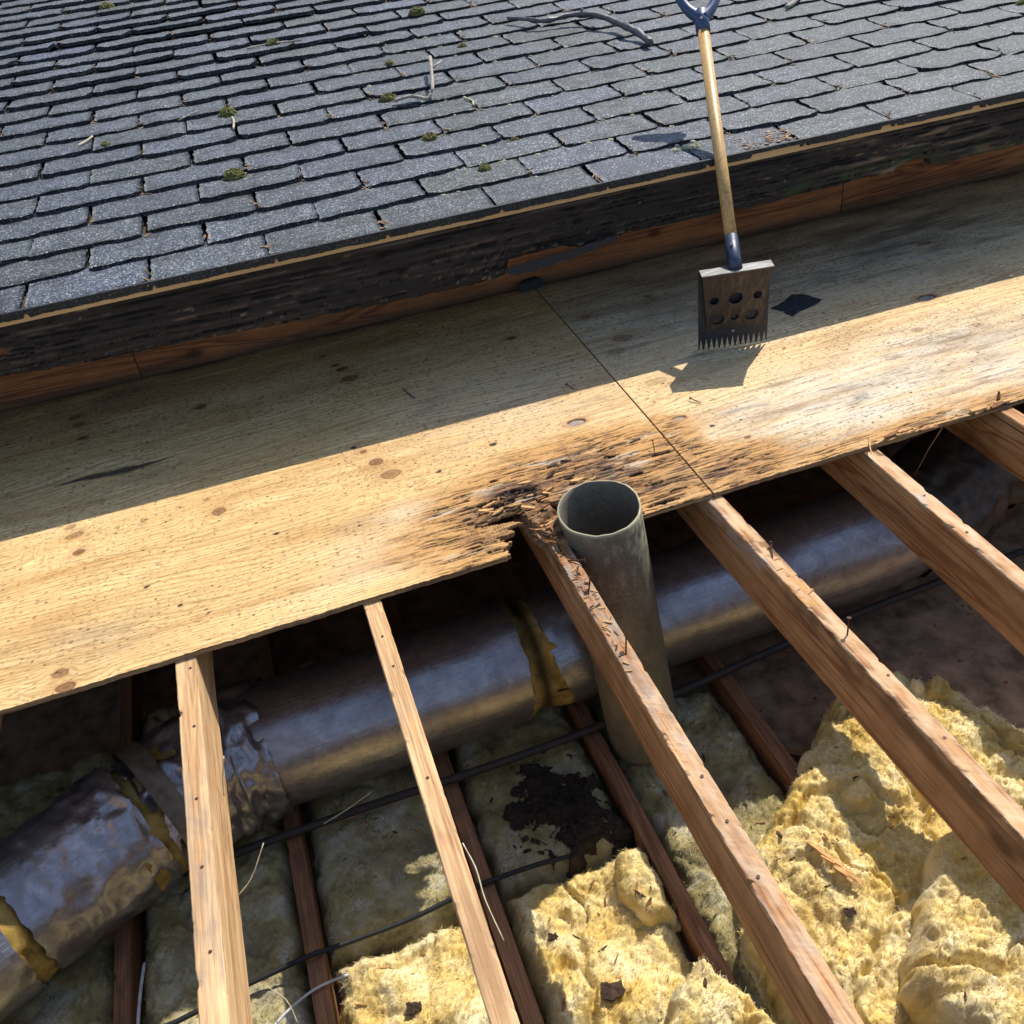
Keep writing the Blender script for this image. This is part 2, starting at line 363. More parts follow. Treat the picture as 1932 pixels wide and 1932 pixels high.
# ==================================================================== DECK (two plywood sheets)
WALL = lambda x: 1.338 - .0215 * (x + .49)
def inpoly(x, y, P):
    r = np.zeros(np.shape(x), bool); n = len(P)
    for i in range(n):
        x1, y1 = P[i]; x2, y2 = P[(i + 1) % n]
        c = ((y1 > y) != (y2 > y)) & (x < (x2 - x1) * (y - y1) / (y2 - y1 + 1e-12) + x1); r ^= c
    return r
def ply_sheet(name, xs, ys, seed, knots, spots, K, amp, rot, hole, weather, label, plugs=(), smear=None, dirt=(), pale=0.):
    X0, Y = np.meshgrid(xs, ys); X = X0 + .02 * Y
    ytop = WALL(X); Yp = Y.copy()
    frontw = .004 * fbm(X * 9, Y * 0, 3, seed + 90) + .0025 * fbm(X * 60, Y * 0, 3, seed + 91)
    Yp = Yp + frontw * np.exp(-Y / .01)
    g = 1.25 * K * Y + amp * .8 * fbm(X * .7, Y * 4.2, 3, seed) + .45 * fbm(X * 2.6, Y * 26, 3, seed + 5)
    kn = np.zeros_like(X); halo = np.zeros_like(X)
    for kx, ky, rx, ry, dk in knots:
        wx = 1 + .25 * perlin(X * 40, Y * 40, seed + 7)
        d2 = (((X - kx) / (rx * 1.5)) ** 2 + ((Y - ky) / (ry * 1.5)) ** 2) * wx
        inf = np.exp(-d2 * .22)
        g = g * (1 - inf * .75) + inf * .75 * (np.sqrt(d2) * 2.6)
        kn = np.maximum(kn, dk * sm(.62, .40, d2) * (.78 + .3 * sm(.3, .0, np.abs(d2 - .42)) + .35 * sm(.10, .04, d2)).clip(0, 1)); halo = np.maximum(halo, dk * np.exp(-d2 * .55))
    ring = .5 + .5 * np.sin(2 * np.pi * g)
    late = sm(.55, 1., ring)
    fine = fbm(X * 14, Y * 420, 3, seed + 20); fine2 = fbm(X * 40, Y * 900, 2, seed + 21)
    base = np.broadcast_to(np.array((.62, .415, .185)), X.shape + (3,)).copy()
    if pale: base = np.broadcast_to(np.array((.66, .47, .235)), X.shape + (3,)).copy()
    base = mix(base, (.70, .50, .25) if not pale else (.74, .57, .33), sm(-.1, .5, fbm(X * 2.2, Y * 7, 4, seed + 30)))
    base = mix(base, (.43, .245, .085), .7 * sm(.02, .5, fbm(X * 1.7 + 4, Y * 9, 4, seed + 31)))
    base = mix(base, (.40, .225, .08), .62 * late)
    base = mix(base, (.42, .245, .09), .6 * sm(.1, .5, fbm(X * 1.1 + 9, Y * 26, 4, seed + 32)))
    base *= (1 + .34 * fine + .22 * fine2)[..., None]
    base = mix(base, (.30, .17, .06), .6 * sm(.15, .5, fbm(X * 2.2, Y * 95, 4, seed + 33)) * sm(-.15, .3, fbm(X * 1.5, Y * 4, 3, seed + 34)))
    z = -.0006 * late + .0005 * fine
    # weathering: grey bleached veneer with brown furrows
    wv = np.zeros_like(X)
    for (cx, cy, rx, ry, a) in weather:
        wv = np.maximum(wv, a * np.exp(-(((X - cx) / rx) ** 2 + ((Y - cy) / ry) ** 2)))
    wv = np.clip(wv * (1 + 1.1 * fbm(X * 5, Y * 30, 4, seed + 40)), 0, 1)
    base = mix(base, (.58, .52, .42), .85 * wv); base = mix(base, (.30, .20, .12), .8 * sm(.05, .5, fbm(X * 3, Y * 24, 4, seed + 43)) * sm(.1, .5, wv)); base = mix(base, (.24, .22, .21), .7 * sm(.2, .5, fbm(X * 6 + 3, Y * 20, 4, seed + 44)) * sm(.2, .6, wv))
    base = mix(base, (.20, .125, .07), wv * sm(.05, .45, fbm(X * 9, Y * 110, 4, seed + 41)) * .8)
    # dirt haze in broad soft patches with a dark-speckle grain
    base = mix(base, (.33, .235, .13), .45 * sm(.12, .55, fbm(X * 3, Y * 5, 5, seed + 50)))
    for (cx, cy, rx, ry, a) in dirt:
        f = a * np.exp(-(((X - cx) / rx) ** 2 + ((Y - cy) / ry) ** 2)) * np.clip(.55 + 1.3 * fbm(X * 4, Y * 15, 5, seed + 52), 0, 1.2)
        base = mix(base, (.13, .095, .065), np.clip(f, 0, .92))
        base = mix(base, (.04, .03, .025), np.clip(f, 0, 1) * sm(.15, .5, fbm(X * 9, Y * 55, 4, seed + 53)) * .8)
    # knots
    base = mix(base, (.34, .17, .06), .6 * halo); base = mix(base, (.12, .05, .022), .92 * kn)
    z -= .0015 * kn
    # football plugs
    for px, py, r in plugs:
        d = np.sqrt(((X - px) / (r * 1.35)) ** 2 + ((Y - py) / (r * .8)) ** 2) + .08 * perlin(X * 90, Y * 90, seed + 3)
        base = mix(base, (.30, .25, .21), sm(1., .85, d)); z -= .003 * sm(1.0, .88, d)
        base = mix(base, (.035, .022, .015), sm(.20, .06, np.abs(d - .98)) * sm(-.3, .3, (Y - py) / r + .3 * (X - px) / r))
        base = mix(base, (.38, .17, .055), .6 * np.exp(-((d - 1) / .6) ** 2) * (d > 1))
    # elongated weather checks and pin specks
    s1 = perlin(X * 60, Y * 330, seed + 60) + .25 * fbm(X * 3, Y * 6, 3, seed + 63)
    base = mix(base, (.10, .06, .03), .85 * sm(.47, .66, s1))
    z -= .0008 * sm(.56, .74, s1)
    s2 = perlin(X * 150, Y * 330, seed + 61) + .22 * fbm(X * 5, Y * 7, 3, seed + 64)
    base = mix(base, (.045, .03, .02), .9 * sm(.60, .74, s2))
    s3 = perlin(X * 9, Y * 260, seed + 66)
    base = mix(base, (.22, .125, .05), .5 * sm(.46, .74, s3))
    for sx, sy, sr in spots:
        d = np.sqrt(((X - sx) / (sr * 1.5)) ** 2 + ((Y - sy) / sr) ** 2) + .35 * perlin(X * 160, Y * 160, seed + 8)
        base = mix(base, (.025, .018, .015), .95 * sm(1., .7, d)); z -= .001 * sm(1, .7, d)
    if smear is not None:
        sx, sy, L, wd = smear
        d = np.abs(Y - sy - .006 * np.sin(X * 20) - .05 * (X - sx) * -.3) / (wd * (1 - np.abs(X - sx) / L).clip(.02, 1)) + .5 * fbm(X * 18, Y * 90, 3, seed + 9) + 3 * (np.abs(X - sx) > L)
        base = mix(base, (.045, .035, .03), .92 * sm(1.05, .55, d))
    # scratches
    rs = np.random.RandomState(seed)
    for k in range(16):
        cx, cy, a, L = rs.uniform(xs[0], xs[-1]), rs.uniform(.1, 1.25), rs.uniform(-1.3, 1.3), rs.uniform(.03, .12)
        t = (X - cx) * math.cos(a) + (Y - cy) * math.sin(a); q = -(X - cx) * math.sin(a) + (Y - cy) * math.cos(a) + .004 * np.sin(t * 40 + k)
        base = mix(base, (.10, .07, .045), .55 * sm(.0022, .0008, np.abs(q)) * (np.abs(t) < L))
    # corner shade along the wall, painted into the colour
    wall_shade = np.exp(-(ytop - Y).clip(0) / .02) + .6 * np.exp(-(ytop - Y).clip(0) / .09) * sm(-.2, .4, fbm(X * 4, Y * 9, 4, seed + 70))
    base = mix(base, (.07, .05, .035), np.clip(.75 * wall_shade, 0, .85))
    # rot
    rv = np.zeros_like(X)
    for (cx, cy, rx, ry, a) in rot:
        rv = np.maximum(rv, a * np.exp(-(((X - cx) / rx) ** 2 + ((Y - cy) / ry) ** 2)))
    rn = fbm(X * 9, Y * 55, 4, seed + 80)
    rr = np.clip(rv * (1 + .7 * rn), 0, 1.3)
    warpy = .009 * fbm(X * 9, Y * 14, 4, seed + 96)
    crack = fbm(X * 9, (Y + warpy) * 190, 4, seed + 81, .6) * 1.4 + .45 * perlin(X * 22, (Y + warpy) * 380, seed + 82)
    base = mix(base, (.45, .235, .075), .85 * sm(.06, .38, rr)); base = mix(base, (.33, .165, .065), .8 * sm(.45, .9, rr))
    base = mix(base, (.20, .095, .045), .85 * sm(-.25, .25, fbm(X * 6, Y * 30, 5, seed + 94)) * sm(.35, .8, rr))
    base = mix(base, (.105, .058, .045), .92 * sm(-.05, .3, fbm(X * 4.5, Y * 16, 5, seed + 95)) * sm(.45, .8, rr))
    base = mix(base, (.055, .035, .025), .85 * sm(.05, .4, fbm(X * 12, Y * 60, 4, seed + 98)) * sm(.35, .7, rr))
    base = mix(base, (.52, .46, .36), .75 * sm(.2, .5, rr) * sm(.2, .5, fbm(X * 5, Y * 26, 4, seed + 83)))
    base = mix(base, (.030, .017, .010), .95 * sm(.06, .30, crack) * sm(.10, .45, rr))
    base = mix(base, (.50, .30, .12), .55 * sm(-.1, -.45, crack) * sm(.2, .6, rr))
    z -= .0042 * sm(.05, .4, crack) * sm(.12, .5, rr)
    z += .0045 * sm(.3, .8, rr) * fbm(X * 9, Y * 120, 3, seed + 84)
    lz = np.zeros_like(X)
    if hole is not None: lz = np.exp(-(((X - .745) / .075) ** 2 + ((Y - .12) / .085) ** 2))
    lay = sm(.50, .56, lz * (1 + .8 * perlin(X * 14, Y * 90, seed + 85)) + .30 * perlin(X * 60, Y * 45, seed + 86) * (lz > .12))
    z -= .0042 * lay
    cross = .5 + .5 * np.sin(2 * np.pi * (X * 150 + 2.5 * fbm(X * 14, Y * 20, 3, seed + 87)))
    base = mix(base, (.36, .20, .085), .6 * lay); base = mix(base, (.06, .032, .016), lay * .75 * sm(.35, .95, cross) * sm(-.3, .2, perlin(X * 40, Y * 60, seed + 97)))
    base = mix(base, (.035, .022, .014), .85 * sm(1.0, 1.15, rr + .25 * rn))
    if hole is not None:
        for (cx, cy, rx, ry) in hole['dents']:  # black painted in for the darkness of deep pits
            f = sm(1.1, .55, ((X - cx) / (rx * 1.25)) ** 2 + ((Y - cy) / (ry * .9)) ** 2 + 1.3 * fbm(X * 18, Y * 260, 3, seed + 93)); base = mix(base, (.016, .011, .008), .95 * f); z -= .010 * f
    kill = np.zeros(X.shape, bool)
    if hole is not None:
        jx = X + .012 * perlin(X * 6, Y * 190, seed + 88) + .006 * perlin(X * 30, Y * 420, seed + 89); jy = Y + .004 * perlin(X * 60, Y * 60, seed + 92)
        for H in hole['polys']: kill |= inpoly(jx, jy, H)
        for (cx, cy, r) in hole['circles']: kill |= ((jx - cx) ** 2 + (jy - cy) ** 2) < r * r
        for (cx, cy, rx, ry) in hole['pits']:
            kill |= (((jx - cx) / rx) ** 2 + ((jy - cy) / ry) ** 2 + .8 * perlin(X * 45, Y * 120, seed + 93)) < .75
    V = np.stack([X, Yp, z], -1).reshape(-1, 3); C = np.clip(base, .004, .8).reshape(-1, 3)
    Fq = gridf(len(xs), len(ys)); kq = kill.ravel()[Fq].any(1)
    Fq = Fq[~kq & (Y.ravel() <= ytop.ravel() + .028)[Fq].all(1)]
    e = skirt(V, Fq, 0); u, inv = np.unique(e, return_inverse=True); inv = inv.reshape(e.shape)
    low = V[u].copy(); low[:, 2] = -.0128
    low[:, 0] += .004 * perlin(low[:, 0] * 90, low[:, 1] * 90, 5)
    nV = len(V); Fs = np.stack([e[:, 1], e[:, 0], nV + inv[:, 0], nV + inv[:, 1]], 1)
    top_e = V[u]; V = np.concatenate([V, low, ]); C = np.concatenate([C, .45 * C[u]])
    o = mesh(name, V, np.concatenate([Fq, Fs]), [M['ply'], M['plyedge']], None, C, True, np.r_[np.zeros(len(Fq)), np.ones(len(Fs))])
    return tag(o, label, 'plywood')
def nonuni(a, b, segs):
    out = []
    for (p, q, h) in segs: out.append(np.arange(p, q, h))
    return np.concatenate(out + [[b]])
kL = [(-.252, 1.176, .016, .012, .7), (-.241, 1.125, .018, .012, .75), (-.225, 1.037, .014, .010, .95), (.112, 1.043, .016, .013, .9), (.526, 1.09, .012, .010, .8), (.540, 1.055, .018, .012, .95),
      (.552, .985, .024, .018, .8), (.511, .568, .009, .009, .9), (.532, .503, .018, .014, .9), (.556, .431, .025, .018, .7), (.126, .478, .017, .014, .8), (-.235, .588, .014, .010, .55), (-.223, .545, .022, .012, .65),
      (-.209, .469, .014, .010, .95), (-.226, .058, .016, .012, .8), (-.212, .012, .020, .012, .9), (.829, .437, .010, .007, .5), (.50, 1.172, .010, .007, .9), (1.064, .977, .014, .009, 1.), (.10, .545, .009, .006, .5)]
rs = np.random.RandomState(3)
spL = [(rs.uniform(-.5, 1.2), rs.uniform(.03, 1.25), rs.uniform(.0012, .0034)) for k in range(150)] + [(.67, .385, .006), (.49, .60, .007), (.25, .32, .006), (-.05, .26, .006), (.02, .16, .005), (1.215, .19, .011), (1.10, .15, .010), (1.125, .10, .011), (.905, .213, .006), (.83, .437, .008), (.93, .276, .008)]
hole = dict(polys=[[(.731, -.03), (.729, .031), (.749, .045), (.722, .072), (.769, .070), (.750, .095), (.802, .106), (.718, .130), (.725, .139), (.765, .146), (.813, .150), (.85, .168), (.875, .135), (.93, .12), (1.03, .06), (1.05, -.03)]],
            circles=[(.950, .03, .100)], pits=[(.845, .200, .022, .008)], dents=[(.757, .205, .030, .008), (.804, .218, .034, .010), (.838, .212, .036, .013), (.775, .182, .028, .008), (.734, .196, .020, .006), (.782, .282, .012, .006), (.86, .185, .03, .010), (.926, .274, .022, .005), (1.099, .149, .018, .008), (1.121, .097, .017, .008), (1.108, .021, .034, .007), (1.07, .28, .024, .004), (.69, .165, .018, .005), (1.0, .24, .02, .004), (1.16, .05, .02, .005), (1.20, .20, .02, .006), (.70, .03, .02, .004), (.67, .06, .018, .003), (1.118, .285, .016, .005)])
rotL = [(.80, .17, .20, .12, 1.), (.98, .18, .24, .13, 1.), (1.12, .10, .14, .13, .8), (.68, .07, .14, .10, .65), (1.0, .27, .28, .11, .7), (1.2, .15, .09, .16, .75), (.60, .12, .18, .09, .4)]
xsL = nonuni(-1.75, 1.224, [(-1.75, -.55, .012), (-.55, .5, .0028), (.5, 1.2225, .0018)])
ysL = nonuni(0, 1.39, [(0, .32, .0016), (.32, .75, .0022), (.75, 1.39, .0034)])
ply_sheet('plywood_sheet', xsL, ysL, 100, kL, spL, 62, 9., rotL, hole, [(1.0, .62, .35, .2, .35), (.58, .25, .10, .05, .42), (.50, .14, .12, .06, .42), (.44, .09, .1, .04, .3), (1.205, .075, .05, .045, .8)],
          'warm tan plywood sheet at left with its front corner rotted away beside the vent pipe', [(1.06, .43, .020)], (-.13, .798, .17, .021), [(-.2, .12, .35, .10, .25), (.0, 1.25, 1.2, .12, .45), (.98, .22, .22, .08, .55), (.86, .20, .13, .06, .5)])
kR = [(1.31, .735, .026, .018, .45), (1.335, .52, .030, .016, .35), (1.318, .991, .016, .012, .6), (1.36, .80, .028, .018, .6), (2.098, .418, .018, .012, .5), (1.66, .86, .016, .009, .8), (1.78, .93, .02, .01, .7), (2.5, .9, .02, .012, .7), (1.55, 1.02, .012, .009, .7), (2.25, .36, .016, .010, .5), (2.0, 1.1, .014, .009, .6)]
spR = [(rs.uniform(1.25, 3.0), rs.uniform(.03, 1.25), rs.uniform(.0012, .0034)) for k in range(150)] + [(1.41, .165, .008), (1.36, .25, .006), (1.46, .09, .005), (1.262, .045, .010), (1.245, .2, .008)]
xsR = nonuni(1.228, 4.2, [(1.228, 2.1, .0026), (2.1, 3.2, .0034), (3.2, 4.2, .012)])
ply_sheet('plywood_sheet', xsR, ysL, 300, kR, spR, 55, 11., [(1.32, .07, .15, .10, .75), (1.25, .2, .07, .18, .6), (1.9, .02, .40, .05, .5), (1.55, .02, .18, .04, .4)], None,
          [(1.75, .20, .42, .17, .95), (2.1, .30, .35, .16, .8), (1.6, .85, .5, .35, .45), (2.3, .15, .4, .2, .8), (1.262, .055, .035, .035, 1.1), (2.3, .9, .6, .3, .5)],
          'weathered grey streaked plywood sheet at right on which the scraper stands', [(1.301, .32, .016), (1.340, .078, .027), (2.247, .567, .022)], None, [(2.5, 1.05, .55, .22, .8), (1.75, 1.15, .5, .14, .6), (2.1, .85, .4, .1, .4), (1.9, .22, .3, .05, .45), (2.25, .30, .3, .09, .4), (1.42, .10, .12, .06, .5), (1.36, .78, .16, .05, .35), (1.42, 1.0, .2, .03, .5)], 1.)
# deck continues behind the photographer
b_ = MB(); b_.box((.6, -2.35, -.0065), (5.6, 1.5, .0128)); tag(b_.build('plywood_sheet', M['plyedge']), 'plywood sheet on the near side of the opening under the photographer', 'plywood')

# ==================================================================== RAFTERS
def rafter(x0, x1, seed, mt, stain_and_sunlit, label, wdt=.038, damage=0., z1=-.0132, y_hi=1.24, name='rafter', zh=.14, y_lo=-1.75, group='roof rafters', cat='rafter', taper=0.):
    ys = np.concatenate([np.arange(y_lo, -1.2, .02), np.arange(-1.2, .25, .006), np.arange(.25, y_hi, .05), [y_hi]])
    n = len(ys); xc = np.interp(ys, [-1, 0], [x1, x0]) if True else 0
    c = .0018
    prof = [(0, -zh), (wdt, -zh), (wdt, -zh * .7), (wdt, -zh * .4), (wdt, -.03), (wdt, -.012), (wdt, -c), (wdt - c, 0), (wdt * .8, 0), (wdt * .6, 0), (wdt * .4, 0), (wdt * .2, 0), (c, 0), (0, -c), (0, -.012), (0, -.03), (0, -zh * .4), (0, -zh * .7)]
    k = len(prof); P = np.array(prof); V = np.zeros((n, k, 3))
    V[..., 0] = xc[:, None] + P[None, :, 0]; V[..., 1] = ys[:, None]; V[..., 2] = z1 + P[None, :, 1]
    top = (P[:, 1] > -.0131)[None, :]; Yg = V[..., 1]
    vis = (Yg < .0)
    n1 = fbm(Yg * 30, np.arange(k)[None, :] * .35 + 0 * Yg, 4, seed); n2 = fbm(Yg * 60, np.arange(k)[None, :] * .9 + 0 * Yg, 2, seed + 3)
    V[..., 2] -= np.where(top & vis, (.0006 + damage * .6) * np.clip(.3 + n1 + .5 * n2, 0, 2), 0)
    V[..., 0] += .0008 * n1
    edge = np.isin(np.arange(k), [6, 7, 12, 13])[None, :]
    chip = np.clip(fbm(Yg * 24, np.array([1 if j < 10 else 40 for j in range(k)])[None, :] + 0 * Yg, 5, seed + 9) - .20, 0, 1)
    V[..., 2] -= np.where(edge & vis, chip * (.009 + damage * 2.5), 0)
    V[..., 0] += np.where(edge & vis, chip * (.012 + damage) * np.where(np.arange(k)[None, :] < 10, -1, 1), 0)
    C = np.zeros((n, k, 4)); C[..., :3] = (.18, .15, .13)
    for (y0, y1, part, colr, a) in stain_and_sunlit:  # real stains, plus pale tops with sunlight painted in
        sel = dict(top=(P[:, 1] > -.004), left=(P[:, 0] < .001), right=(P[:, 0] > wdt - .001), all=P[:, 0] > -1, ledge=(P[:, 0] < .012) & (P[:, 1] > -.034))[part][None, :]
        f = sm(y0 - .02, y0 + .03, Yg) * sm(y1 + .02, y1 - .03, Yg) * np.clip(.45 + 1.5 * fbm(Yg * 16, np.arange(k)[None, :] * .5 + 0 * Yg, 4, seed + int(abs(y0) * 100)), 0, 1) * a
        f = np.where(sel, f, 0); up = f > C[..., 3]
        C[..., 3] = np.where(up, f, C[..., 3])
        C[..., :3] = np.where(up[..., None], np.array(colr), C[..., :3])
    i = np.arange(n * k).reshape(n, k); j = np.roll(i, -1, 1)
    Fq = np.stack([i[:-1], i[1:], j[1:], j[:-1]], -1).reshape(-1, 4)
    V = V.reshape(-1, 3); Cc = C.reshape(-1, 4)
    me_F = [tuple(f) for f in Fq] + [tuple(range(k))[::-1], tuple((n - 1) * k + t for t in range(k))]
    org = np.array((x0, 0, z1)); o = mesh(name, V - org, me_F, mt, None, Cc, False); o.location = org
    return tag(o, label, cat, group)
GR = (.20, .17, .145); DK = (.035, .022, .015); BR = (.20, .085, .03); OR = (.36, .17, .06)
rafter(-.812, -.812, 1, M['raf_pale'], [], 'pale rafter beyond the left edge of the photograph')
rafter(-.452, -.447, 2, M['raf_pale'], [(-1, 0, 'top', GR, .3)], 'rafter cut off by the left edge of the photo, only its lower edge showing')
RAF = {}
RAF['clean'] = rafter(.000, .013, 3, M['raf_pale'], [(-.72, -.30, 'top', GR, .55), (-.9, -.75, 'top', BR, .3), (-.2, -.12, 'top', OR, .4)], 'pale clean rafter with sunlit right side, left of the one with a crack', wdt=.042)
RAF['thin'] = rafter(.397, .397, 4, M['raf_pale'], [(-.62, -.595, 'top', (.24, .10, .04), 1.), (-.34, -.30, 'top', GR, .4), (-1.1, -.7, 'top', (.30, .17, .09), .4)], 'thin pale orange rafter with a cracked band across its top, left of the vent pipe')
RAF['rotten'] = rafter(.827, .820, 5, M['raf_orange'], [(-.55, .3, 'top', (.27, .22, .18), .85), (-.14, .3, 'top', BR, .8), (-.42, .02, 'ledge', DK, .5), (-1.2, -.2, 'left', BR, .55), (-1.4, -.45, 'top', (.46, .34, .23), .85), (-.05, .3, 'left', BR, .5)], 'rotten rafter littered with splinters, right against the vent pipe', damage=.0035)  # pale top tone nearer the camera paints sunlight on; the rest are stains
RAF['orange'] = rafter(1.211, 1.230, 6, M['raf_orange'], [(-.30, .05, 'ledge', (.36, .33, .30), .7), (-.24, -.16, 'top', DK, .8), (-1.4, .02, 'top', (.56, .40, .24), .8), (-1., -.3, 'ledge', DK, .6), (-1., -.2, 'left', BR, .45), (-.40, -.30, 'top', (.50, .28, .08), .8)], 'orange rafter under the plywood seam with a gouged top edge', damage=.0022)  # broad pale top tone is sunlight put into the wood colour
RAF['knotted'] = rafter(1.625, 1.598, 7, M['raf_orange'], [(-.05, .02, 'top', DK, .8), (-1.4, 0, 'top', (.58, .43, .28), .8), (-.25, -.17, 'top', (.42, .38, .33), .9), (-.9, -.2, 'left', (.26, .11, .04), .5)], 'orange brown rafter with a dark knot in its side, second from the right edge', damage=.0015)  # long pale top tone imitates sun on the wood; other marks are stains
rafter(2.012, 2.035, 8, M['raf_orange'], [(-.02, .1, 'all', DK, .6)], 'rafter at the right edge of the photo under the splintered plywood corner', damage=.001)
rafter(2.43, 2.43, 9, M['raf_orange'], [], 'orange rafter beyond the right edge of the photograph')
b_ = MB(); b_.box((.6, 1.26, -.10), (6, .04, .18)); tag(b_.build('blocking_board', M['dark']), 'dark blocking board closing the space under the back of the deck', 'board')

# ==================================================================== WALL, FASCIA, ROOF
RHO = -.0205
EX = Vector((math.cos(RHO), math.sin(RHO), 0)); EY = Vector((-math.sin(RHO), math.cos(RHO), 0)); EO = Vector((1.0, .846, .440))
TH = math.radians(6.7); ES = Vector((EY.x * math.cos(TH), EY.y * math.cos(TH), math.sin(TH))); EN = EX.cross(ES)
def board(name, xa, xb, seed, label):
    nx = max(2, int((xb - xa) / .03)); xs = np.linspace(xa, xb, nx); zs = np.linspace(.0006, .36, 10)
    X, Z = np.meshgrid(xs, zs); Y = WALL(X) + .0015 + .0025 * fbm(X * 3, Z * 9, 3, seed)
    C = np.zeros(X.shape + (4,)); C[..., :3] = (.05, .032, .02)
    C[..., 3] = np.clip(.95 * np.exp(-Z / .012) + .5 * np.exp(-Z / .05) * sm(-.2, .3, fbm(X * 5, Z * 20, 3, seed + 1)), 0, .9)
    V = np.stack([X, Y, Z], -1).reshape(-1, 3); Fq = gridf(nx, 10); n = len(V)
    V2 = V + np.array((0, .03, 0)); e = skirt(V, Fq, 0)
    Fs = np.stack([e[:, 1], e[:, 0], e[:, 0] + n, e[:, 1] + n], 1)
    o = mesh(name, np.concatenate([V, V2]), np.concatenate([Fq, Fq[:, ::-1] + n, Fs]), M['wall'], None, np.concatenate([C.reshape(-1, 4)] * 2), False)
    return tag(o, label, 'board', 'red boards along the foot of the upper roof')
board('wall_board', -2.2, -.0575, 1, 'short red brown wall board at the left end under the eave')
board('wall_board', -.0535, 2.436, 2, 'long red brown wall board behind the scraper under the eave')
board('wall_board', 2.440, 4.4, 3, 'red brown wall board at the right end under the mossy fascia')

# fascia: a rotten board with ragged lower edge
fb = np.array([(-2.4, .300), (-.302, .304), (-.139, .290), (.125, .282), (.559, .265), (.917, .256), (1.0, .256), (1.035, .268), (1.045, .303), (1.12, .306), (1.21, .305), (1.26, .292), (1.40, .303), (1.738, .297), (1.86, .295), (1.968, .300), (2.073, .300), (2.158, .304), (2.262, .299), (2.275, .315), (2.321, .325), (2.385, .319), (2.40, .298), (2.476, .293), (2.598, .297), (2.731, .296), (4.4, .295)])
xs = np.arange(-2.4, 4.4, .006); nz = 30
zb = np.interp(xs, fb[:, 0], fb[:, 1]) + .004 * fbm(xs * 24, xs * 0, 3, 5) + .002 * perlin(xs * 120, xs * 0, 6)
T = np.linspace(0, 1, nz)[:, None]; A = np.broadcast_to(xs, (nz, len(xs))); Zf = zb[None] * (1 - T) + .432 * T
fr = fbm(A * 6, Zf * 60, 4, 11); cr = fbm(A * 2.2, Zf * 190, 4, 12) * 1.4 + .3 * perlin(A * 26, Zf * 260, 13)
dep = .004 * fr - .006 * sm(.25, .6, cr) - .006 * np.exp(-(Zf - zb[None]) / .006)
C = np.broadcast_to(np.array((.024, .020, .0185)), A.shape + (3,)).copy()
C = mix(C, (.046, .038, .033), sm(0, .5, fbm(A * 1.5, Zf * 70, 5, 14)))
C = mix(C, (.20, .14, .085), .75 * sm(.50, .72, fbm(A * 9, Zf * 210, 3, 15) + .55 * fbm(A * 2.2, Zf * 12, 3, 16)))
C = mix(C, (.22, .19, .16), .7 * sm(.62, .74, perlin(A * 33, Zf * 240, 17) * .8 + .6 * fbm(A * 2.7 + 5, Zf * 9, 3, 24)))
C = mix(C, (.115, .092, .074), .6 * sm(.15, .5, fbm(A * 1.6, Zf * 240, 4, 25)))
C = mix(C, (.010, .008, .007), sm(.1, .4, cr))
C = mix(C, (.17, .085, .035), .7 * sm(.2, .6, fbm(A * 7, Zf * 26, 3, 18)) * sm(-.0, -.25, A) )
gm = sm(1.55, 1.9, A) * sm(.06, .0, Zf - zb[None] + .02 * fbm(A * 18, Zf * 30, 3, 19)) * sm(-.1, .3, fbm(A * 11, Zf * 20, 3, 20))
C = mix(C, (.034, .058, .024), .75 * gm)
bk = sm(2.0, 2.25, A) * sm(2.75, 2.4, A) * sm(.02, .4, fbm(A * 6, Zf * 55, 4, 22)); C = mix(C, (.19, .14, .095), .85 * bk)
V = np.array(EO)[None, None] * np.array([1, 1, 0]) + (A[..., None] - 1) * np.array(EX) + (-.006 - dep)[..., None] * np.array(EY) * 1.0
V[..., 2] = Zf
V = V.reshape(-1, 3); Fq = gridf(len(xs), nz); n = len(V); V2 = V.copy(); V2[:, :2] = V2[:, :2] + .032 * np.array(EY)[:2]
e = skirt(V, Fq, 0); Fs = np.stack([e[:, 1], e[:, 0], e[:, 0] + n, e[:, 1] + n], 1)
fascia = mesh('fascia_board', np.concatenate([V, V2]), np.concatenate([Fq, Fq[:, ::-1] + n, Fs]), M['fascia'], None, np.concatenate([C.reshape(-1, 3)] * 2), False)
tag(fascia, 'blackened rotten fascia board below the edge of the shingles', 'board')
def efr(a, s, h): return EO + EX * a + ES * s + EN * h
# loose strip peeling from the fascia
def ribbon(pts, wid, mt, name, th=.0015, tw=None):
    V = []; F_ = []
    for p, (wx, wy, wz) in zip(pts, wid):
        p = Vector(p); d = Vector((wx, wy, wz)); nn = Vector((0, -th, 0)); V += [p - d, p + d, p + d + nn, p - d + nn]
    for i in range(len(pts) - 1):
        o = i * 4
        for q in range(4): F_.append((o + q, o + (q + 1) % 4, o + 4 + (q + 1) % 4, o + 4 + q))
    F_ += [(3, 2, 1, 0), tuple(len(V) - 4 + q for q in range(4))]
    return mesh(name, V, F_, mt, None, None, False)
pts = []; wid = []
for k in range(22):
    t = k / 21; a = 1.032 + .33 * t; z = .277 + .018 * t + .010 * t * t + .002 * math.sin(k * 2.1); pt = EO + EX * (a - 1) + EY * (-.018 - .01 * math.sin(t * 3)); pts.append((pt.x, pt.y, z))
    wid.append((0, 0, (.017 - .009 * t) * (1 + .15 * math.sin(k * 1.7)) * min(1, (k + .4) / 2.)))
tag(ribbon(pts, wid, M['felt'], 'felt_strip'), 'torn strip of dark felt peeling off the lower edge of the fascia', 'felt strip')

ROOF = empty('shingle_roof', EO, 'grey asphalt shingle roof with curled tabs rising behind the rotten fascia', 'roof')
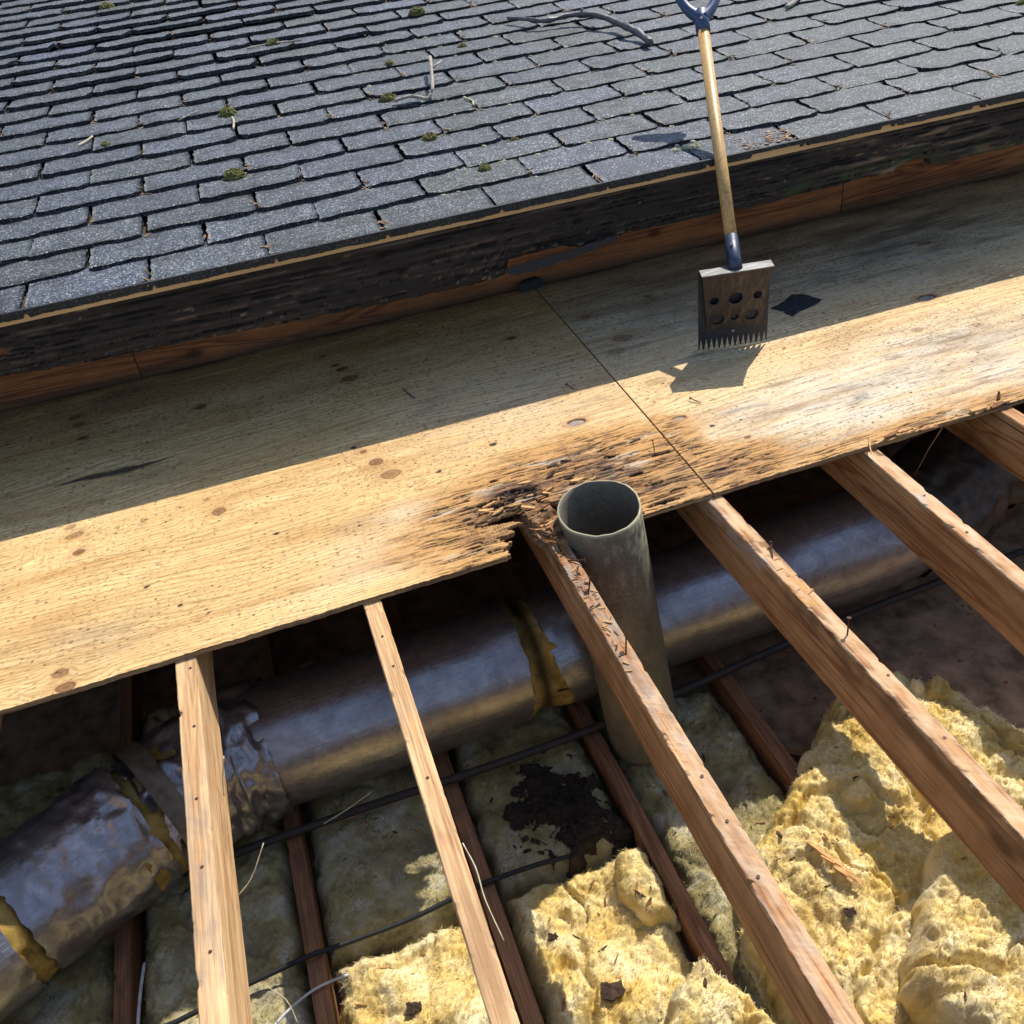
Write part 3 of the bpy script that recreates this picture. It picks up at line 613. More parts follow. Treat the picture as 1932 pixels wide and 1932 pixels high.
# roof deck + soffit + drip edge
mb = MB(); c = efr(1.2, 2.6, -.022); mb.box(c, (7.2, 5.2, .03), EX, ES); mb.build('roof_deck', M['dark'], ROOF)
mb = MB(); p = EO + EX * .0 + EY * .27; mb.box((p.x, p.y, .352), (6.8, .50, .012), EX, EY); mb.build('soffit', M['dark'], ROOF)
mb = MB()
a = -3.3
while a < 3.6:
    L = random.uniform(.5, 1.4); c = EO + EX * (a + L / 2) + EY * .004; mb.box((c.x, c.y - .006, EO.z + .001), (L - .001, .016, .022), EX, EY); a += L
mb.build('drip_edge', M['tan'], ROOF)
# shingles
EXPO = .136; PITCH = .3023; A0 = -1.178
SV = []; SF = []; SCc = []; off = 0
def seedr(r, n): return np.random.RandomState((r * 7919 + n * 104729 + 13) % (2 ** 31))
NX, NS = 21, 14
rowlift = {}
for r in range(34):
    for n in range(-8, 17):
        q = seedr(r, n)
        a0 = A0 + (n + (.5 if r % 2 else 0)) * PITCH + q.uniform(-.004, .004); wid_ = PITCH - q.uniform(.006, .012)
        if a0 > 3.7 or a0 < -3.6: continue
        cut = q.rand() < .06
        tx = np.linspace(0, 1, NX) ; ty = np.array([0, .03, .08, .16, .25, .34, .43, .52, .61, .70, .79, .88, .97, 1.15])
        TX, TY = np.meshgrid(tx, ty)
        corner = np.clip((np.abs(TX - .5) - .40) / .10, 0, 1)
        lo = q.uniform(-.004, .004) + q.uniform(-.006, .006) * (TX - .5) + .009 * fbm(TX * 4 + n * 9.7, r * 3.1 + 0 * TX, 4, 31) + q.uniform(-.012, .012) * (TX - .5)
        rl, rr_ = q.uniform(.3, 1.), q.uniform(.3, 1.)
        lo = lo + corner ** 2 * .014 * np.where(TX < .5, rl, rr_)
        s = r * EXPO + lo * np.clip(1 - TY, 0, 1) + TY * EXPO
        curl_zone = np.exp(-((a0 + .9) / 1.1) ** 2 - ((r * EXPO - 2.1) / .9) ** 2)
        thick = q.uniform(.0105, .0135) + .0035 * sm(.4, -.6, np.array(a0)) + .008 * curl_zone * q.rand()
        h = .0005 + thick * (1.05 - TY * .88) + .012
        h = h - .0042 * np.exp(-TY / .045) - .0035 * np.exp(-np.minimum(TX, 1 - TX) / .02) * (TY < .9)
        curl = q.uniform(-.6, 1.) * .007 + curl_zone * q.uniform(0, .018)
        h = h + curl * np.clip(1 - TY * 2.2, 0, 1) ** 2 * (.35 + corner * q.rand()) * (1 if r else 0)
        h = h + .0042 * fbm(TX * 4 + n * 3.3, TY * 2 + r * 5.7, 3, 33)
        a_ = a0 + TX * wid_ + .006 * fbm(TY * 4 + n, TX * 0 + r, 2, 35) * (np.abs(TX - .5) > .45)
        if r == 0: s = s - .014 * (1 - np.clip(TY, 0, 1))
        P = np.stack([a_, s, h], -1).reshape(-1, 3)
        F1 = gridf(NX, NS, off)
        # edge faces: front, left, right go down
        bi = list(range(NX - 1, -1, -1)); li = [j * NX for j in range(NS)]; ri = [j * NX + NX - 1 for j in range(NS - 1, -1, -1)]
        loop = ri + bi[1:] + li[1:]
        low = P[loop].copy(); low[:, 2] = np.maximum(low[:, 2] - .013, .001) if r else low[:, 2] - .004
        k0 = off + len(P); LV = np.arange(len(loop)) + k0; lp = np.array(loop) + off
        F2 = np.stack([lp[:-1], LV[:-1], LV[1:], lp[1:]], 1)
        tone = q.uniform(.82, 1.15); cc = np.full((len(P), 3), tone); 
        cc *= np.array((1, 1, 1 + .05 * q.randn()))
        wear = sm(.12, .42, fbm(P[:, 0] * 10, P[:, 1] * 70, 4, 37)); cc = cc * (1 - .62 * wear)[:, None]
        SV += [P, low]; SF += [F1, F2]; SCc += [cc, np.full((len(low), 3), .35)]; off += len(P) + len(low)
P = np.concatenate(SV); Wd = np.array(EO)[None] + P[:, :1] * np.array(EX) + P[:, 1:2] * np.array(ES) + P[:, 2:] * np.array(EN)
sh = mesh('shingles', Wd, np.concatenate(SF), M['shingle'], ROOF, np.concatenate(SCc), True)
# starter course hanging over the eave, ragged below
xs = np.arange(-3.3, 3.6, .004)
top = np.full(len(xs), .024); bt = .0035 + .0045 * fbm(xs * 14, xs * 0, 3, 41) + .0015 * perlin(xs * 90, xs * 0, 42)
gap = (np.mod(xs - A0 + .012 * perlin(xs * 2, xs * 0, 45), PITCH) < .010) | ((xs > .775) & (xs < .93))
gap |= (xs > 1.0) & (np.mod(xs - A0 + .05, PITCH) < .035)
bt = np.where(gap, .0125, bt); V = []
for yy in (-.021, -.012): 
    for zz in (bt, top):
        V.append(np.array(EO)[None] + xs[:, None] * np.array(EX) + yy * np.array(EY) + zz[:, None] * np.array((0, 0, 1.)))
n = len(xs); V = np.concatenate(V); i = np.arange(n - 1)
Fq = np.concatenate([np.stack([i, i + 1, i + 1 + n, i + n], 1), np.stack([i + n, i + n + 1, i + 3 * n + 1, i + 3 * n], 1), np.stack([i + 2 * n, i + 3 * n, i + 3 * n + 1, i + 2 * n + 1], 1), np.stack([i, i + 2 * n, i + 2 * n + 1, i + 1], 1)])
sd_c = np.full((len(V), 3), .22)  # colour darkened to paint the shade on the hanging face
mesh('starter_strip', V, Fq, M['shingle'], ROOF, sd_c, False)
# exposed rotten patch at the eave
q_ = MB()
for k in range(44):
    a_ = random.uniform(.76, .93); s_ = random.uniform(.0, .08); c = efr(a_, s_, .0245 + .002 * random.random()); q_.box(c, (random.uniform(.006, .02), random.uniform(.002, .006), .002), EX + ES * random.uniform(-.7, .7), ES)
q_.build('rotten_patch', M['litter'], ROOF)

roofbvh = BVHTree.FromPolygons([tuple(v) for v in Wd], [tuple(int(i) for i in f) for f in np.concatenate(SF)])
def onroof(a, s):
    o = efr(a, s, .3); hit = roofbvh.ray_cast(o, -EN)
    return hit[0] if hit[0] is not None else efr(a, s, .02)
# litter in the slots: uncountable
lit = MB()
for r in range(30):
    for n in range(-8, 17):
        q = seedr(r + 100, n)
        a0 = A0 + (n + (.5 if r % 2 else 0)) * PITCH
        if q.rand() < .35 or a0 > 3.4 or a0 < -3.4: continue
        for k in range(q.randint(2, 8)):
            p = onroof(a0 + q.uniform(-.012, .010), r * EXPO + q.uniform(-.012, .05)) + EN * .002
            lit.box(p, (q.uniform(.006, .030), q.uniform(.0012, .004), .002), EX * q.uniform(-1, 1) + ES * q.uniform(-1, 1) + EN * q.uniform(0, .3), ES + EX * .31)
tag(lit.build('leaf_litter', M['litter']), 'dry needles and leaf bits caught in the shingle slots', 'litter', None, 'stuff')
# moss cushions
def blob(name, loc, rx, ry, rz, mt, seed, nrm=EN, res=22):
    th = np.linspace(0, 2 * np.pi, res, endpoint=False); ph = np.linspace(0, np.pi / 2, 9)
    TH_, PH = np.meshgrid(th, ph)
    nn = 1 + .22 * fbm(np.cos(TH_) * 3 + seed, np.sin(TH_) * 3 + PH * 3, 3, seed) + .22 * perlin(TH_ * 9 + seed, PH * 12, seed + 1) * np.sin(PH)
    x = rx * np.sin(PH) * np.cos(TH_) * nn; y = ry * np.sin(PH) * np.sin(TH_) * nn; z = rz * np.cos(PH) * nn
    V = np.stack([x, y, z], -1).reshape(-1, 3); k = len(ph)
    i = np.arange(k * res).reshape(k, res); j = np.roll(i, -1, 1)
    Fq = np.stack([i[:-1], i[1:], j[1:], j[:-1]], -1).reshape(-1, 4)
    o = mesh(name, V, Fq, mt, None, None, False)
    o.matrix_world = Matrix.Translation(loc) @ Matrix((EX, ES, EN)).transposed().to_4x4()
    return o
moss = [(-.616, .534, .034, 'large bright moss cushion on the shingles, the nearest of the left pair'), (-.588, 1.054, .033, 'moss cushion with a short white twig below it on the shingles'), (-.068, .9, .031, 'dark moss cushion just left of the forked grey twig'),
        (-.019, .525, .026, 'moss cushion below the shadow of the forked twig'), (.068, .237, .022, 'flat moss cushion nearest the eave in the middle of the roof'), (.247, 1.779, .032, 'moss cushion at the top of the roof left of the dark branch'), (-.353, 1.71, .030, 'moss cushion lying between two pale thin twigs high on the roof'),
        (-.985, 2.69, .034, 'small moss cushion in the top left of the photo'), (.301, 1.293, .018, 'tiny moss tuft below the left end of the dark branch'), (.013, 1.244, .018, 'tiny moss tuft up the slope from the forked twig'), (-.984, .964, .016, 'small brown moss tuft on the roof near the left edge'), (2.223, .661, .022, 'moss cushion at the right edge of the photo on the shingles'), (.212, .4, .015, 'little moss tuft on the shingles to the left of the scraper handle')]
for k, (a, s, r, lb) in enumerate(moss):
    o = blob('moss_clump', onroof(a, s) - EN * .004, r, r * .8, r * .85, M['moss'], 50 + k); tag(o, lb, 'moss', 'moss clumps on the shingles')
for k in range(46):
    r = random.choice(range(1, 12)); a = random.uniform(-.1, .75); s = r * EXPO + random.uniform(-.012, -.002)
    o = blob('lichen_lump', onroof(a, s) - EN * .002, random.uniform(.005, .011), random.uniform(.004, .008), .006, M['lichen'], 80 + k, res=10)
    tag(o, 'tiny pale lichen lump on a shingle edge left of the scraper handle', 'lichen', 'lichen lumps along the shingle edges')
for k in range(16):
    o = blob('lichen_lump', onroof(random.uniform(.57, .67), random.uniform(.09, .135)) - EN * .002, random.uniform(.007, .014), random.uniform(.005, .009), .008, M['lichen'], 140 + k, res=10)
    tag(o, 'pale lichen lump in the cluster at the eave beside the scraper handle', 'lichen', 'lichen cluster by the handle')
# branches and twigs
def path_roof(pts, lift):
    return [onroof(a, s) + EN * (lift[k] if hasattr(lift, '__len__') else lift) for k, (a, s) in enumerate(pts)]
def smoothp(P, n):
    P = [Vector(p) for p in P]; out = []
    for i in range(len(P) - 1):
        p0 = P[max(i - 1, 0)]; p1 = P[i]; p2 = P[i + 1]; p3 = P[min(i + 2, len(P) - 1)]
        for k in range(n):
            t = k / n; out.append(.5 * ((2 * p1) + (p2 - p0) * t + (2 * p0 - 5 * p1 + 4 * p2 - p3) * t * t + (3 * p1 - p0 - 3 * p2 + p3) * t ** 3))
    return out + [P[-1]]
mb = MB(); P = smoothp(path_roof([(.542, 1.48), (.577, 1.396), (.641, 1.325), (.74, 1.323), (.816, 1.245), (.857, 1.131), (.884, 1.021), (.893, .92)], [.02, .025, .03, .035, .035, .03, .028, .02]), 5)
mb.tube(P, [.0065 + .0075 * k / len(P) + .0015 * math.sin(k * 1.9) for k in range(len(P))], 9, .18); mb.tube([P[17], P[17] + EN * .02 + EX * .01], [.007, .004], 7)
tag(mb.build('fallen_branch', M['bark'], None, True), 'thick dark curved branch lying on the shingles left of the scraper', 'branch')
mb = MB(); P = path_roof([(-.060, .830), (.001, .826), (.045, .812), (.066, .830)], [.012, .016, .018, .020]); mb.tube(smoothp(P, 4), .0055, 7, .25)
P2 = [P[3], onroof(.076, .845) + EN * .028, onroof(.108, .975) + EN * .045, onroof(.135, 1.10) + EN * .04]; mb.tube(smoothp(P2, 4), [.0062] * 13, 7, .22); mb.tube([P2[2], onroof(.159, 1.03) + EN * .05], [.005, .003], 6)
tag(mb.build('fallen_twig', M['twig'], None, True), 'forked grey twig with an elbow standing off the shingles', 'twig')
def twig(pts, r, mt, label, lift=.006, jit=.15):
    mb = MB(); mb.tube(smoothp(path_roof(pts, lift), 3), r, 6, jit); return tag(mb.build('fallen_twig', M[mt], None, True), label, 'twig')
twig([(1.70, 1.21), (1.656, 1.154), (1.60, 1.115), (1.555, 1.081), (1.50, 1.045)], .008, 'twig', 'pale twig at the top of the roof right of the scraper grip', .012)
twig([(-.453, 1.682), (-.40, 1.70), (-.36, 1.72)], .0035, 'twig', 'thin pale twig left of the high moss cushion')
twig([(-.34, 1.69), (-.29, 1.67), (-.245, 1.653)], .0035, 'twig', 'thin pale twig right of the high moss cushion')
twig([(-.577, .99), (-.575, .95), (-.583, .90)], .0035, 'straw', 'short white twig stub below a moss cushion')
twig([(-1.07, .995), (-1.05, 1.03), (-1.028, 1.07)], .0032, 'straw', 'short white twig on the shingles near the left edge')
twig([(.17, .70), (.18, .74), (.165, .79)], .003, 'straw', 'fine dry stalk right of the forked twig')
twig([(-.75, 1.08), (-.68, 1.10)], .002, 'straw', 'straw blade left of the moss with the white stub')

# ==================================================================== SCRAPER
bx = Vector((.96, -.283, .035)).normalized(); bup = Vector((-.023, -.0085, .25)).normalized(); bn = bx.cross(bup).normalized(); bup = bn.cross(bx).normalized()
B0 = Vector((1.609, .589, .003))
SCR = empty('roof_scraper', B0, 'toothed shingle scraper with wooden handle and rusty holed plate standing on the deck', 'scraper')
def place(me, name, org, X, Y, Z, mt):
    me.materials.clear(); me.materials.append(M[mt]); me.transform(Matrix((X, Y, Z)).transposed().to_4x4()); me.transform(Matrix.Translation(org)); return link(name, me, SCR)
W = .196; Hh = .246
pl = [(-W / 2, Hh), (-W / 2, .03)]
nt_ = 13
for k in range(nt_):
    x0 = -W / 2 + W * k / nt_; d = W / nt_
    pl += [(x0 + d * .02, .03), (x0 + d * .42, .001), (x0 + d * .58, .001), (x0 + d * .98, .03)]
pl = [(-W / 2, Hh)] + pl[2:] + [(W / 2, Hh)]
# teeth open upwards: pointed notches between square-ended teeth
pl = [(-W / 2, Hh)]
for k in range(nt_ + 1):
    xc = -W / 2 + W * k / nt_; d = W / nt_
    if k == 0: pl += [(xc, .002), (xc + d * .16, .001), (xc + d * .47, .034)]
    elif k == nt_: pl += [(xc - d * .47, .034), (xc - d * .16, .001), (xc, .002)]
    else: pl += [(xc - d * .47, .034), (xc - d * .10, .001), (xc + d * .10, .001), (xc + d * .47, .034)]
pl += [(W / 2, Hh)]
place(curve_mesh([pl], .0013), 'blade', B0, bx, bup, bn, 'bladepaint')
# brace plate with six holes, standing 30 mm off at the top and meeting the blade below
D = .034; hb = .066
pt_top = B0 + bup * (Hh + .002) + bn * D + bx * .001; pt_bot = B0 + bup * hb + bn * .004 + bx * .002
pv = (pt_top - pt_bot); Lp = pv.length; pv = pv.normalized(); pn = bx.cross(pv).normalized()
wt, wb = .094, .0755
def uvp(u, v): return (-(wt * (1 - v) + wb * v) + 2 * (wt * (1 - v) + wb * v) * u, Lp * (1 - v))
holes = [(.155, .46, .0128), (.497, .46, .0195), (.849, .46, .0128), (.207, .81, .0190), (.5, .81, .0118), (.796, .81, .0190)]
outl = [(-wb, 0), (wb, 0), (wt, Lp), (-wt, Lp)]
place(curve_mesh([outl] + [circ(*uvp(u, v), r) for u, v, r in holes], .0014), 'brace_plate', pt_bot, bx, pv, pn, 'brace')
mb = MB(); c = B0 + bup * (Hh + .003) + bn * (D / 2) + bx * .002; mb.box(c, (W * .985, D + .003, .003), bx, bn); mb.build('top_bar', M['steel'], SCR)
mb = MB(); c = B0 + bup * .052 + bn * .003; mb.tube([c, c + bn * .002], .0045, 12); mb.build('rivet', M['nailhead'], SCR)
hd = Vector((.375, 1.12, 1.0)).normalized(); HB = B0 + bup * (Hh + .002) + bn * .012
mb = MB(); mb.tube([HB - hd * .004, HB + hd * .03, HB + hd * .095], [.0195, .019, .0185], 20); mb.build('socket', M['socket'], SCR, True)
side = (Vector(cam.location) - HB); 
rv = (Vector((.3854, -1.4676, 1.2825)) - HB); rv = (rv - hd * rv.dot(hd)).normalized()
mb = MB(); c = HB + hd * .062 + rv * .018; mb.tube([c, c + rv * .003], .004, 12); mb.build('rivet', M['nailhead'], SCR)
mb = MB(); mb.tube([HB + hd * .095, HB + hd * .30, HB + hd * .76], [.0165, .0170, .0165], 20); mb.build('handle', M['handle'], SCR, True)
T0 = HB + hd * .735
mb = MB(); mb.tube([T0, T0 + hd * .04, T0 + hd * .062], [.0205, .020, .023], 18)
hx = bx - hd * bx.dot(hd); hx.normalize()
for s_ in (-1, 1): mb.tube(smoothp([T0 + hd * .045 + hx * .003 * s_, T0 + hd * .078 + hx * .034 * s_, T0 + hd * .13 + hx * .056 * s_, T0 + hd * .185 + hx * .060 * s_], 4), [.021, .019, .017, .016, .015, .0145, .014, .014, .014, .014, .014, .014, .014], 14)
mb.tube([T0 + hd * .185 - hx * .066, T0 + hd * .185 + hx * .066], .0155, 14)
mb.build('grip', M['grip'], SCR, True)
mb = MB(); c = T0 + hd * .03 + rv * .019; mb.tube([c, c + rv * .003], .004, 12); mb.build('rivet', M['nailhead'], SCR)

# felt scraps
def scrap(name, pts, z, mt, label, th=.003, seed=1, cat='felt scrap'):
    cx = sum(p[0] for p in pts) / len(pts); cy = sum(p[1] for p in pts) / len(pts); ring = []
    for k in range(len(pts)):
        a = Vector(pts[k]); b = Vector(pts[(k + 1) % len(pts)])
        for t in range(5):
            p = a.lerp(b, t / 5); ring.append((p.x + random.uniform(-.0022, .0022), p.y + random.uniform(-.0022, .0022)))
    n = len(ring); V = [(cx, cy, z + th + .0015)]
    for f, hh in ((.5, th + .0015), (1., th)): V += [(cx + (x - cx) * f, cy + (y - cy) * f, z + hh + .0012 * math.sin(k * .7 + seed)) for k, (x, y) in enumerate(ring)]
    V += [(x, y, z + .0006) for x, y in ring]
    F_ = [(0, 1 + k, 1 + (k + 1) % n) for k in range(n)]
    for o in (1, 1 + n): F_ += [(o + k, o + n + k, o + n + (k + 1) % n, o + (k + 1) % n) for k in range(n)]
    return tag(mesh(name, V, F_, M[mt], None, None, False), label, cat)
scrap('felt_scrap', [(1.826, .738), (1.886, .758), (1.925, .785), (1.953, .776), (1.962, .760), (1.985, .711), (1.944, .692), (1.872, .673), (1.853, .662), (1.845, .690), (1.85, .705)], .001, 'felt', 'flat black felt scrap on the plywood right of the scraper blade')
scrap('felt_scrap', [(1.19, 1.262), (1.25, 1.275), (1.28, 1.268), (1.265, 1.30), (1.215, 1.298)], .001, 'felt', 'small black felt lump at the top of the plywood seam', .03, 3)

# ==================================================================== NAILS, CHIPS ON DECK AND RAFTERS
def nail_mesh():
    mb = MB(); mb.tube([(0, 0, 0), (0, 0, .036)], .0017, 7); mb.tube([(0, 0, .036), (0, 0, .0378)], .0047, 10); mb.tube([(0, 0, -.006), (0, 0, 0)], [.0002, .0017], 7)
    return mb
nm = nail_mesh(); NAIL = None
def nail(loc, d, label, group, sc=1.):
    global NAIL
    if NAIL is None: NAIL = nm.build('nail', M['nail'])
    else: o_ = NAIL.copy(); COL.objects.link(o_)
    o = NAIL if 'label' not in NAIL else o_
    q = Vector((0, 0, 1)).rotation_difference(Vector(d).normalized()); o.matrix_world = Matrix.LocRotScale(Vector(loc), q, Vector((sc,) * 3)); return tag(o, label, 'nail', group)
RZ = -.0145
nail((.841, -.020, RZ), (-.2, .2, 1), 'upright rusty nail in the rotten rafter nearest the vent pipe', 'nails in the rafters')
nail((.846, -.060, RZ + .002), (.7, -.6, .25), 'bent nail lying on the rotten rafter just below the pipe rim', 'nails in the rafters')
nail((.843, -.175, RZ), (.35, .5, .8), 'leaning nail halfway along the splintered rafter', 'nails in the rafters')
nail((.829, -.212, RZ - .008), (-.3, .2, 1), 'nail stub left of the leaning nail on the rotten rafter', 'nails in the rafters', .6)
nail((.844, -.360, RZ), (.3, .6, .8), 'leaning nail at the lower end of the splinter litter', 'nails in the rafters')
nail((1.237, -.236, RZ + .002), (.4, .9, .25), 'dark bent nail lying on the orange rafter top', 'nails in the rafters')
nail((1.244, -.487, RZ), (.15, .25, 1), 'pale headed nail standing up out of the orange rafter', 'nails in the rafters')
nail((1.117, .590, .003), (-.35, .9, .12), 'rusty nail lying on the left plywood near the seam at the shadow line', 'nails on the plywood', .8)
nail((1.383, .360, .003), (-.5, .85, .15), 'dark nail lying on the right plywood below the scraper shadow', 'nails on the plywood', .8)
nail((1.182, .215, .002), (.1, .5, .6), 'nail sticking out of the rotten wood right of the vent pipe', 'nails on the plywood', .7)
nail((.60, .55, -.006), (.1, .1, 1), 'nail driven low in the left plywood', 'nails on the plywood', .25)
# driven nail heads along the rafters' tops
def headring(x, y, z):
    mb = MB(); mb.tube([(0, 0, 0), (0, 0, .0010)], .0030, 10); return mb
hm = headring(0, 0, 0); HEAD = None
for (x, y, rf) in [(.030, -.19, 'clean'), (.026, -.36, 'clean'), (.028, -.50, 'clean'), (.032, -.65, 'clean'), (.030, -.03, 'clean'), (.415, -.11, 'thin'), (.416, -.48, 'thin'), (.418, -.20, 'thin'), (.842, -.75, 'rotten'), (.846, -.66, 'rotten'), (.838, -.85, 'rotten'), (1.250, -.60, 'orange'), (1.248, -.75, 'orange'), (1.64, -.20, 'knotted'), (1.635, -.34, 'knotted')]:
    o = hm.build('nail_head', M['nail']) if HEAD is None else HEAD.copy()
    if HEAD is None: HEAD = o
    else: COL.objects.link(o)
    rf_o = RAF[rf]; o.parent = rf_o; o.matrix_parent_inverse = Matrix.Translation(rf_o.location).inverted(); o.location = (x, y, -.0135)
def chip_mesh(L, w_, t, seed):
    r = random.Random(seed); mb = MB(); V = []
    for k in range(5):
        u = k / 4 - .5; ww = w_ * (1 - abs(u) * r.uniform(.3, 1.6)) / 2; ww = max(ww, w_ * .08)
        V += [(u * L, -ww, 0), (u * L, ww, 0), (u * L, ww * .8, t * r.uniform(.6, 1.4)), (u * L, -ww * .8, t * r.uniform(.6, 1.4))]
    F_ = []
    for k in range(4):
        o = 4 * k; F_ += [(o + q, o + (q + 1) % 4, o + 4 + (q + 1) % 4, o + 4 + q) for q in range(4)]
    F_ += [(3, 2, 1, 0), (16, 17, 18, 19)]
    mb.add(V, F_); return mb
CH = {}
def chip(loc, rot, kind, L, label, group, nrm=None, cat='wood chip', name='wood_chip'):
    key = (kind, random.randint(0, 3))
    if key not in CH:
        CH[key] = chip_mesh(1., .22, .10, len(CH) * 3 + 1).build(name, M[kind]); o = CH[key]
    else:
        o = CH[key].copy(); COL.objects.link(o); o.name = name
    q = Quaternion((0, 0, 1), rot)
    if nrm is not None: q = Vector((0, 0, 1)).rotation_difference(nrm) @ q
    o.matrix_world = Matrix.LocRotScale(Vector(loc), q, Vector((L, L * random.uniform(.7, 1.6), L * random.uniform(.6, 1.3)))); return tag(o, label, cat, group)
for k in range(70):
    y = random.triangular(-.46, .13, -.16); x = .8265 - .007 * min(0, y) * -1 + random.uniform(.006, .033)
    chip((x, y, -.0150 + random.uniform(0, .004) + (.006 if y > 0 else 0)), random.uniform(0, 3.14), random.choice(['chip', 'chip', 'chipl', 'chipl', 'chipd', 'chipd']), random.uniform(.005, .016), 'splinter of rotten wood lying on top of the rotten rafter', 'splinters on the rotten rafter')
for k in range(30):
    x = random.uniform(.80, .855); y = random.uniform(.0, .145)
    chip((x, y, -.004 + random.uniform(0, .014)), random.uniform(-.9, .4) if random.random() < .7 else random.uniform(0, 3), random.choice(['chip', 'chipl', 'chip', 'chipd']), random.uniform(.010, .034), 'broken sliver of rotten plywood piled between the pipe and the plywood hole', 'slivers piled at the plywood hole', Vector((random.uniform(-.5, .5), random.uniform(-.5, .5), 1)).normalized())
for k in range(13):
    y = random.uniform(-.38, -.20); chip((1.2165 + .019 * -y + random.uniform(.006, .03), y, -.0145), random.uniform(0, 3.1), random.choice(['chip', 'chipl', 'chipd']), random.uniform(.006, .018), 'splinter lying on the gouged top of the orange rafter', 'splinters on the orange rafter')
# slivers standing along the splintered front edge of the right sheet
for k in range(24):
    x = random.uniform(1.66, 2.03); mb = MB(); y = random.uniform(-.004, .012); L = random.uniform(.012, .05)
    chip((x, y, .001 + random.uniform(-.004, .004)), random.uniform(-.25, .35), random.choice(['chipl', 'chipl', 'chip']), L, 'torn splinter along the front edge of the grey plywood sheet', 'splinters on the plywood front edge', Vector((0, random.uniform(-.5, .3), 1)).normalized())
for k in range(40):
    x = random.gauss(.78, .06) if k < 26 else random.uniform(.9, 1.2); y = random.gauss(.185, .03) if k < 26 else random.uniform(.13, .28)
    if y < .13: continue
    chip((x, y, .000), random.uniform(-.25, .25), random.choice(['chip', 'chipl', 'chipl', 'chipd']), random.uniform(.012, .04), 'raised sliver of rotten veneer in the decayed plywood around the pipe', 'raised slivers in the rotten plywood', Vector((random.uniform(-.35, .35), random.uniform(-.3, .3), 1)).normalized())
mb = MB(); mb.tube([(1.675, .045, .002), (1.64, .0, .004), (1.625, -.03, .0)], [.0008, .002, .001], 5); tag(mb.build('wood_sliver', M['chipl']), 'long thin sliver bent down off the plywood above the knotted rafter', 'sliver')
mb = MB(); mb.tube([(1.86, .005, -.004), (1.80, -.02, -.05), (1.755, -.04, -.10)], [.0018, .0012, .0006], 5); tag(mb.build('wood_sliver', M['chip']), 'long hair thin sliver hanging into the dark gap at right', 'sliver')
mb = MB(); mb.add([(2.018, .018, 0), (2.026, .014, 0), (2.024, .02, .026), (2.016, .021, .017), (2.019, .022, 0), (2.026, .021, 0), (2.024, .026, .025)], [(0, 1, 2, 3), (4, 5, 6), (1, 5, 6, 2), (0, 3, 6, 4)]); tag(mb.build('wood_sliver', M['chip']), 'red brown wedge splinter standing up at the plywood corner on the right', 'sliver')
mb = MB(); mb.tube(smoothp([(.683, .835, .002), (.690, .80, .004), (.700, .765, .002)], 3), .002, 5, .3); tag(mb.build('dry_stalk', M['bark']), 'small dark crooked stalk on the shaded left plywood', 'stalk')

# ==================================================================== VENT PIPE
PT = Vector((.953, .022, .040)); PB = Vector((1.003, -.078, -.68)); PR = .0925
zd = (PB - PT).normalized(); px_ = Vector((1, 0, 0)); px_ = (px_ - zd * px_.dot(zd)).normalized(); py_ = zd.cross(px_)
NU, NL = 72, 90
V = []; C = []
u = np.linspace(0, 2 * np.pi, NU, endpoint=False)
LL = (PB - PT).length; YS = -1. if py_.y > 0 else 1.
prof = [(s, PR * (1 + .012 * math.exp(-s / .05))) for s in np.linspace(.0, LL, NL)]
inner = [(s, PR - .0036) for s in np.linspace(0, .42, 30)]
rows = inner[::-1] + [(-.0008, PR - .0018)] + prof
for s, r in rows:
    isin = r < PR - .0025
    rr = r + .0015 * perlin(np.cos(u) * 2 + 5, np.sin(u) * 2 + s * 6, 3) * np.ones(NU)
    ss = s + max(0, 1 - s / .12) * (.017 * np.sin(u) * YS + .0018 * perlin(np.cos(u) * 4, np.sin(u) * 4, 5))
    p = np.array(PT)[None] + (rr * np.cos(u))[:, None] * np.array(px_) + (rr * np.sin(u))[:, None] * np.array(py_) + (ss * np.ones(NU))[:, None] * np.array(zd)
    V.append(p); c = np.zeros((NU, 4)); un = u * 3
    if isin: c[:, :3] = (.12, .105, .085); c[:, 3] = .35 + .4 * np.clip(fbm(np.cos(u) * 5, np.sin(u) * 5 + s * 30, 3, 6) * 2, 0, 1)
    else:
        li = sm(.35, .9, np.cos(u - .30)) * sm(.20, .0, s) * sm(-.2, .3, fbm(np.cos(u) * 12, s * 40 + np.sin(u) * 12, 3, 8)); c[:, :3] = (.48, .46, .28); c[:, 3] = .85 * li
        rim = .6 * math.exp(-abs(s) / .003); c[:, 3] = np.maximum(c[:, 3], rim)
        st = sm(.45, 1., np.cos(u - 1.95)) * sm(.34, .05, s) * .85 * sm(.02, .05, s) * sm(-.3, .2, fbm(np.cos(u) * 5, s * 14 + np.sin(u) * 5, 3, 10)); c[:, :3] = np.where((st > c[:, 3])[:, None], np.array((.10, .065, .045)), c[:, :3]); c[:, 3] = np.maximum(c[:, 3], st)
        gn = .45 * sm(.15, .5, s); m_ = gn > c[:, 3]; c[m_, :3] = (.17, .145, .07); c[:, 3] = np.maximum(c[:, 3], gn)
    C.append(c)
n = len(rows); i = np.arange(n * NU).reshape(n, NU); j = np.roll(i, -1, 1)
Fq = np.stack([i[:-1], j[:-1], j[1:], i[1:]], -1).reshape(-1, 4)
o = mesh('vent_pipe', np.concatenate(V), Fq, M['pipe'], None, np.concatenate(C)); tag(o, 'grey cement vent pipe with an open mossy rim rising beside the rotten rafter', 'pipe')
for k in range(9):
    a = random.uniform(-2.9, -.3); p = PT + px_ * (PR * math.cos(a)) + py_ * (PR * math.sin(a)) + zd * -.001

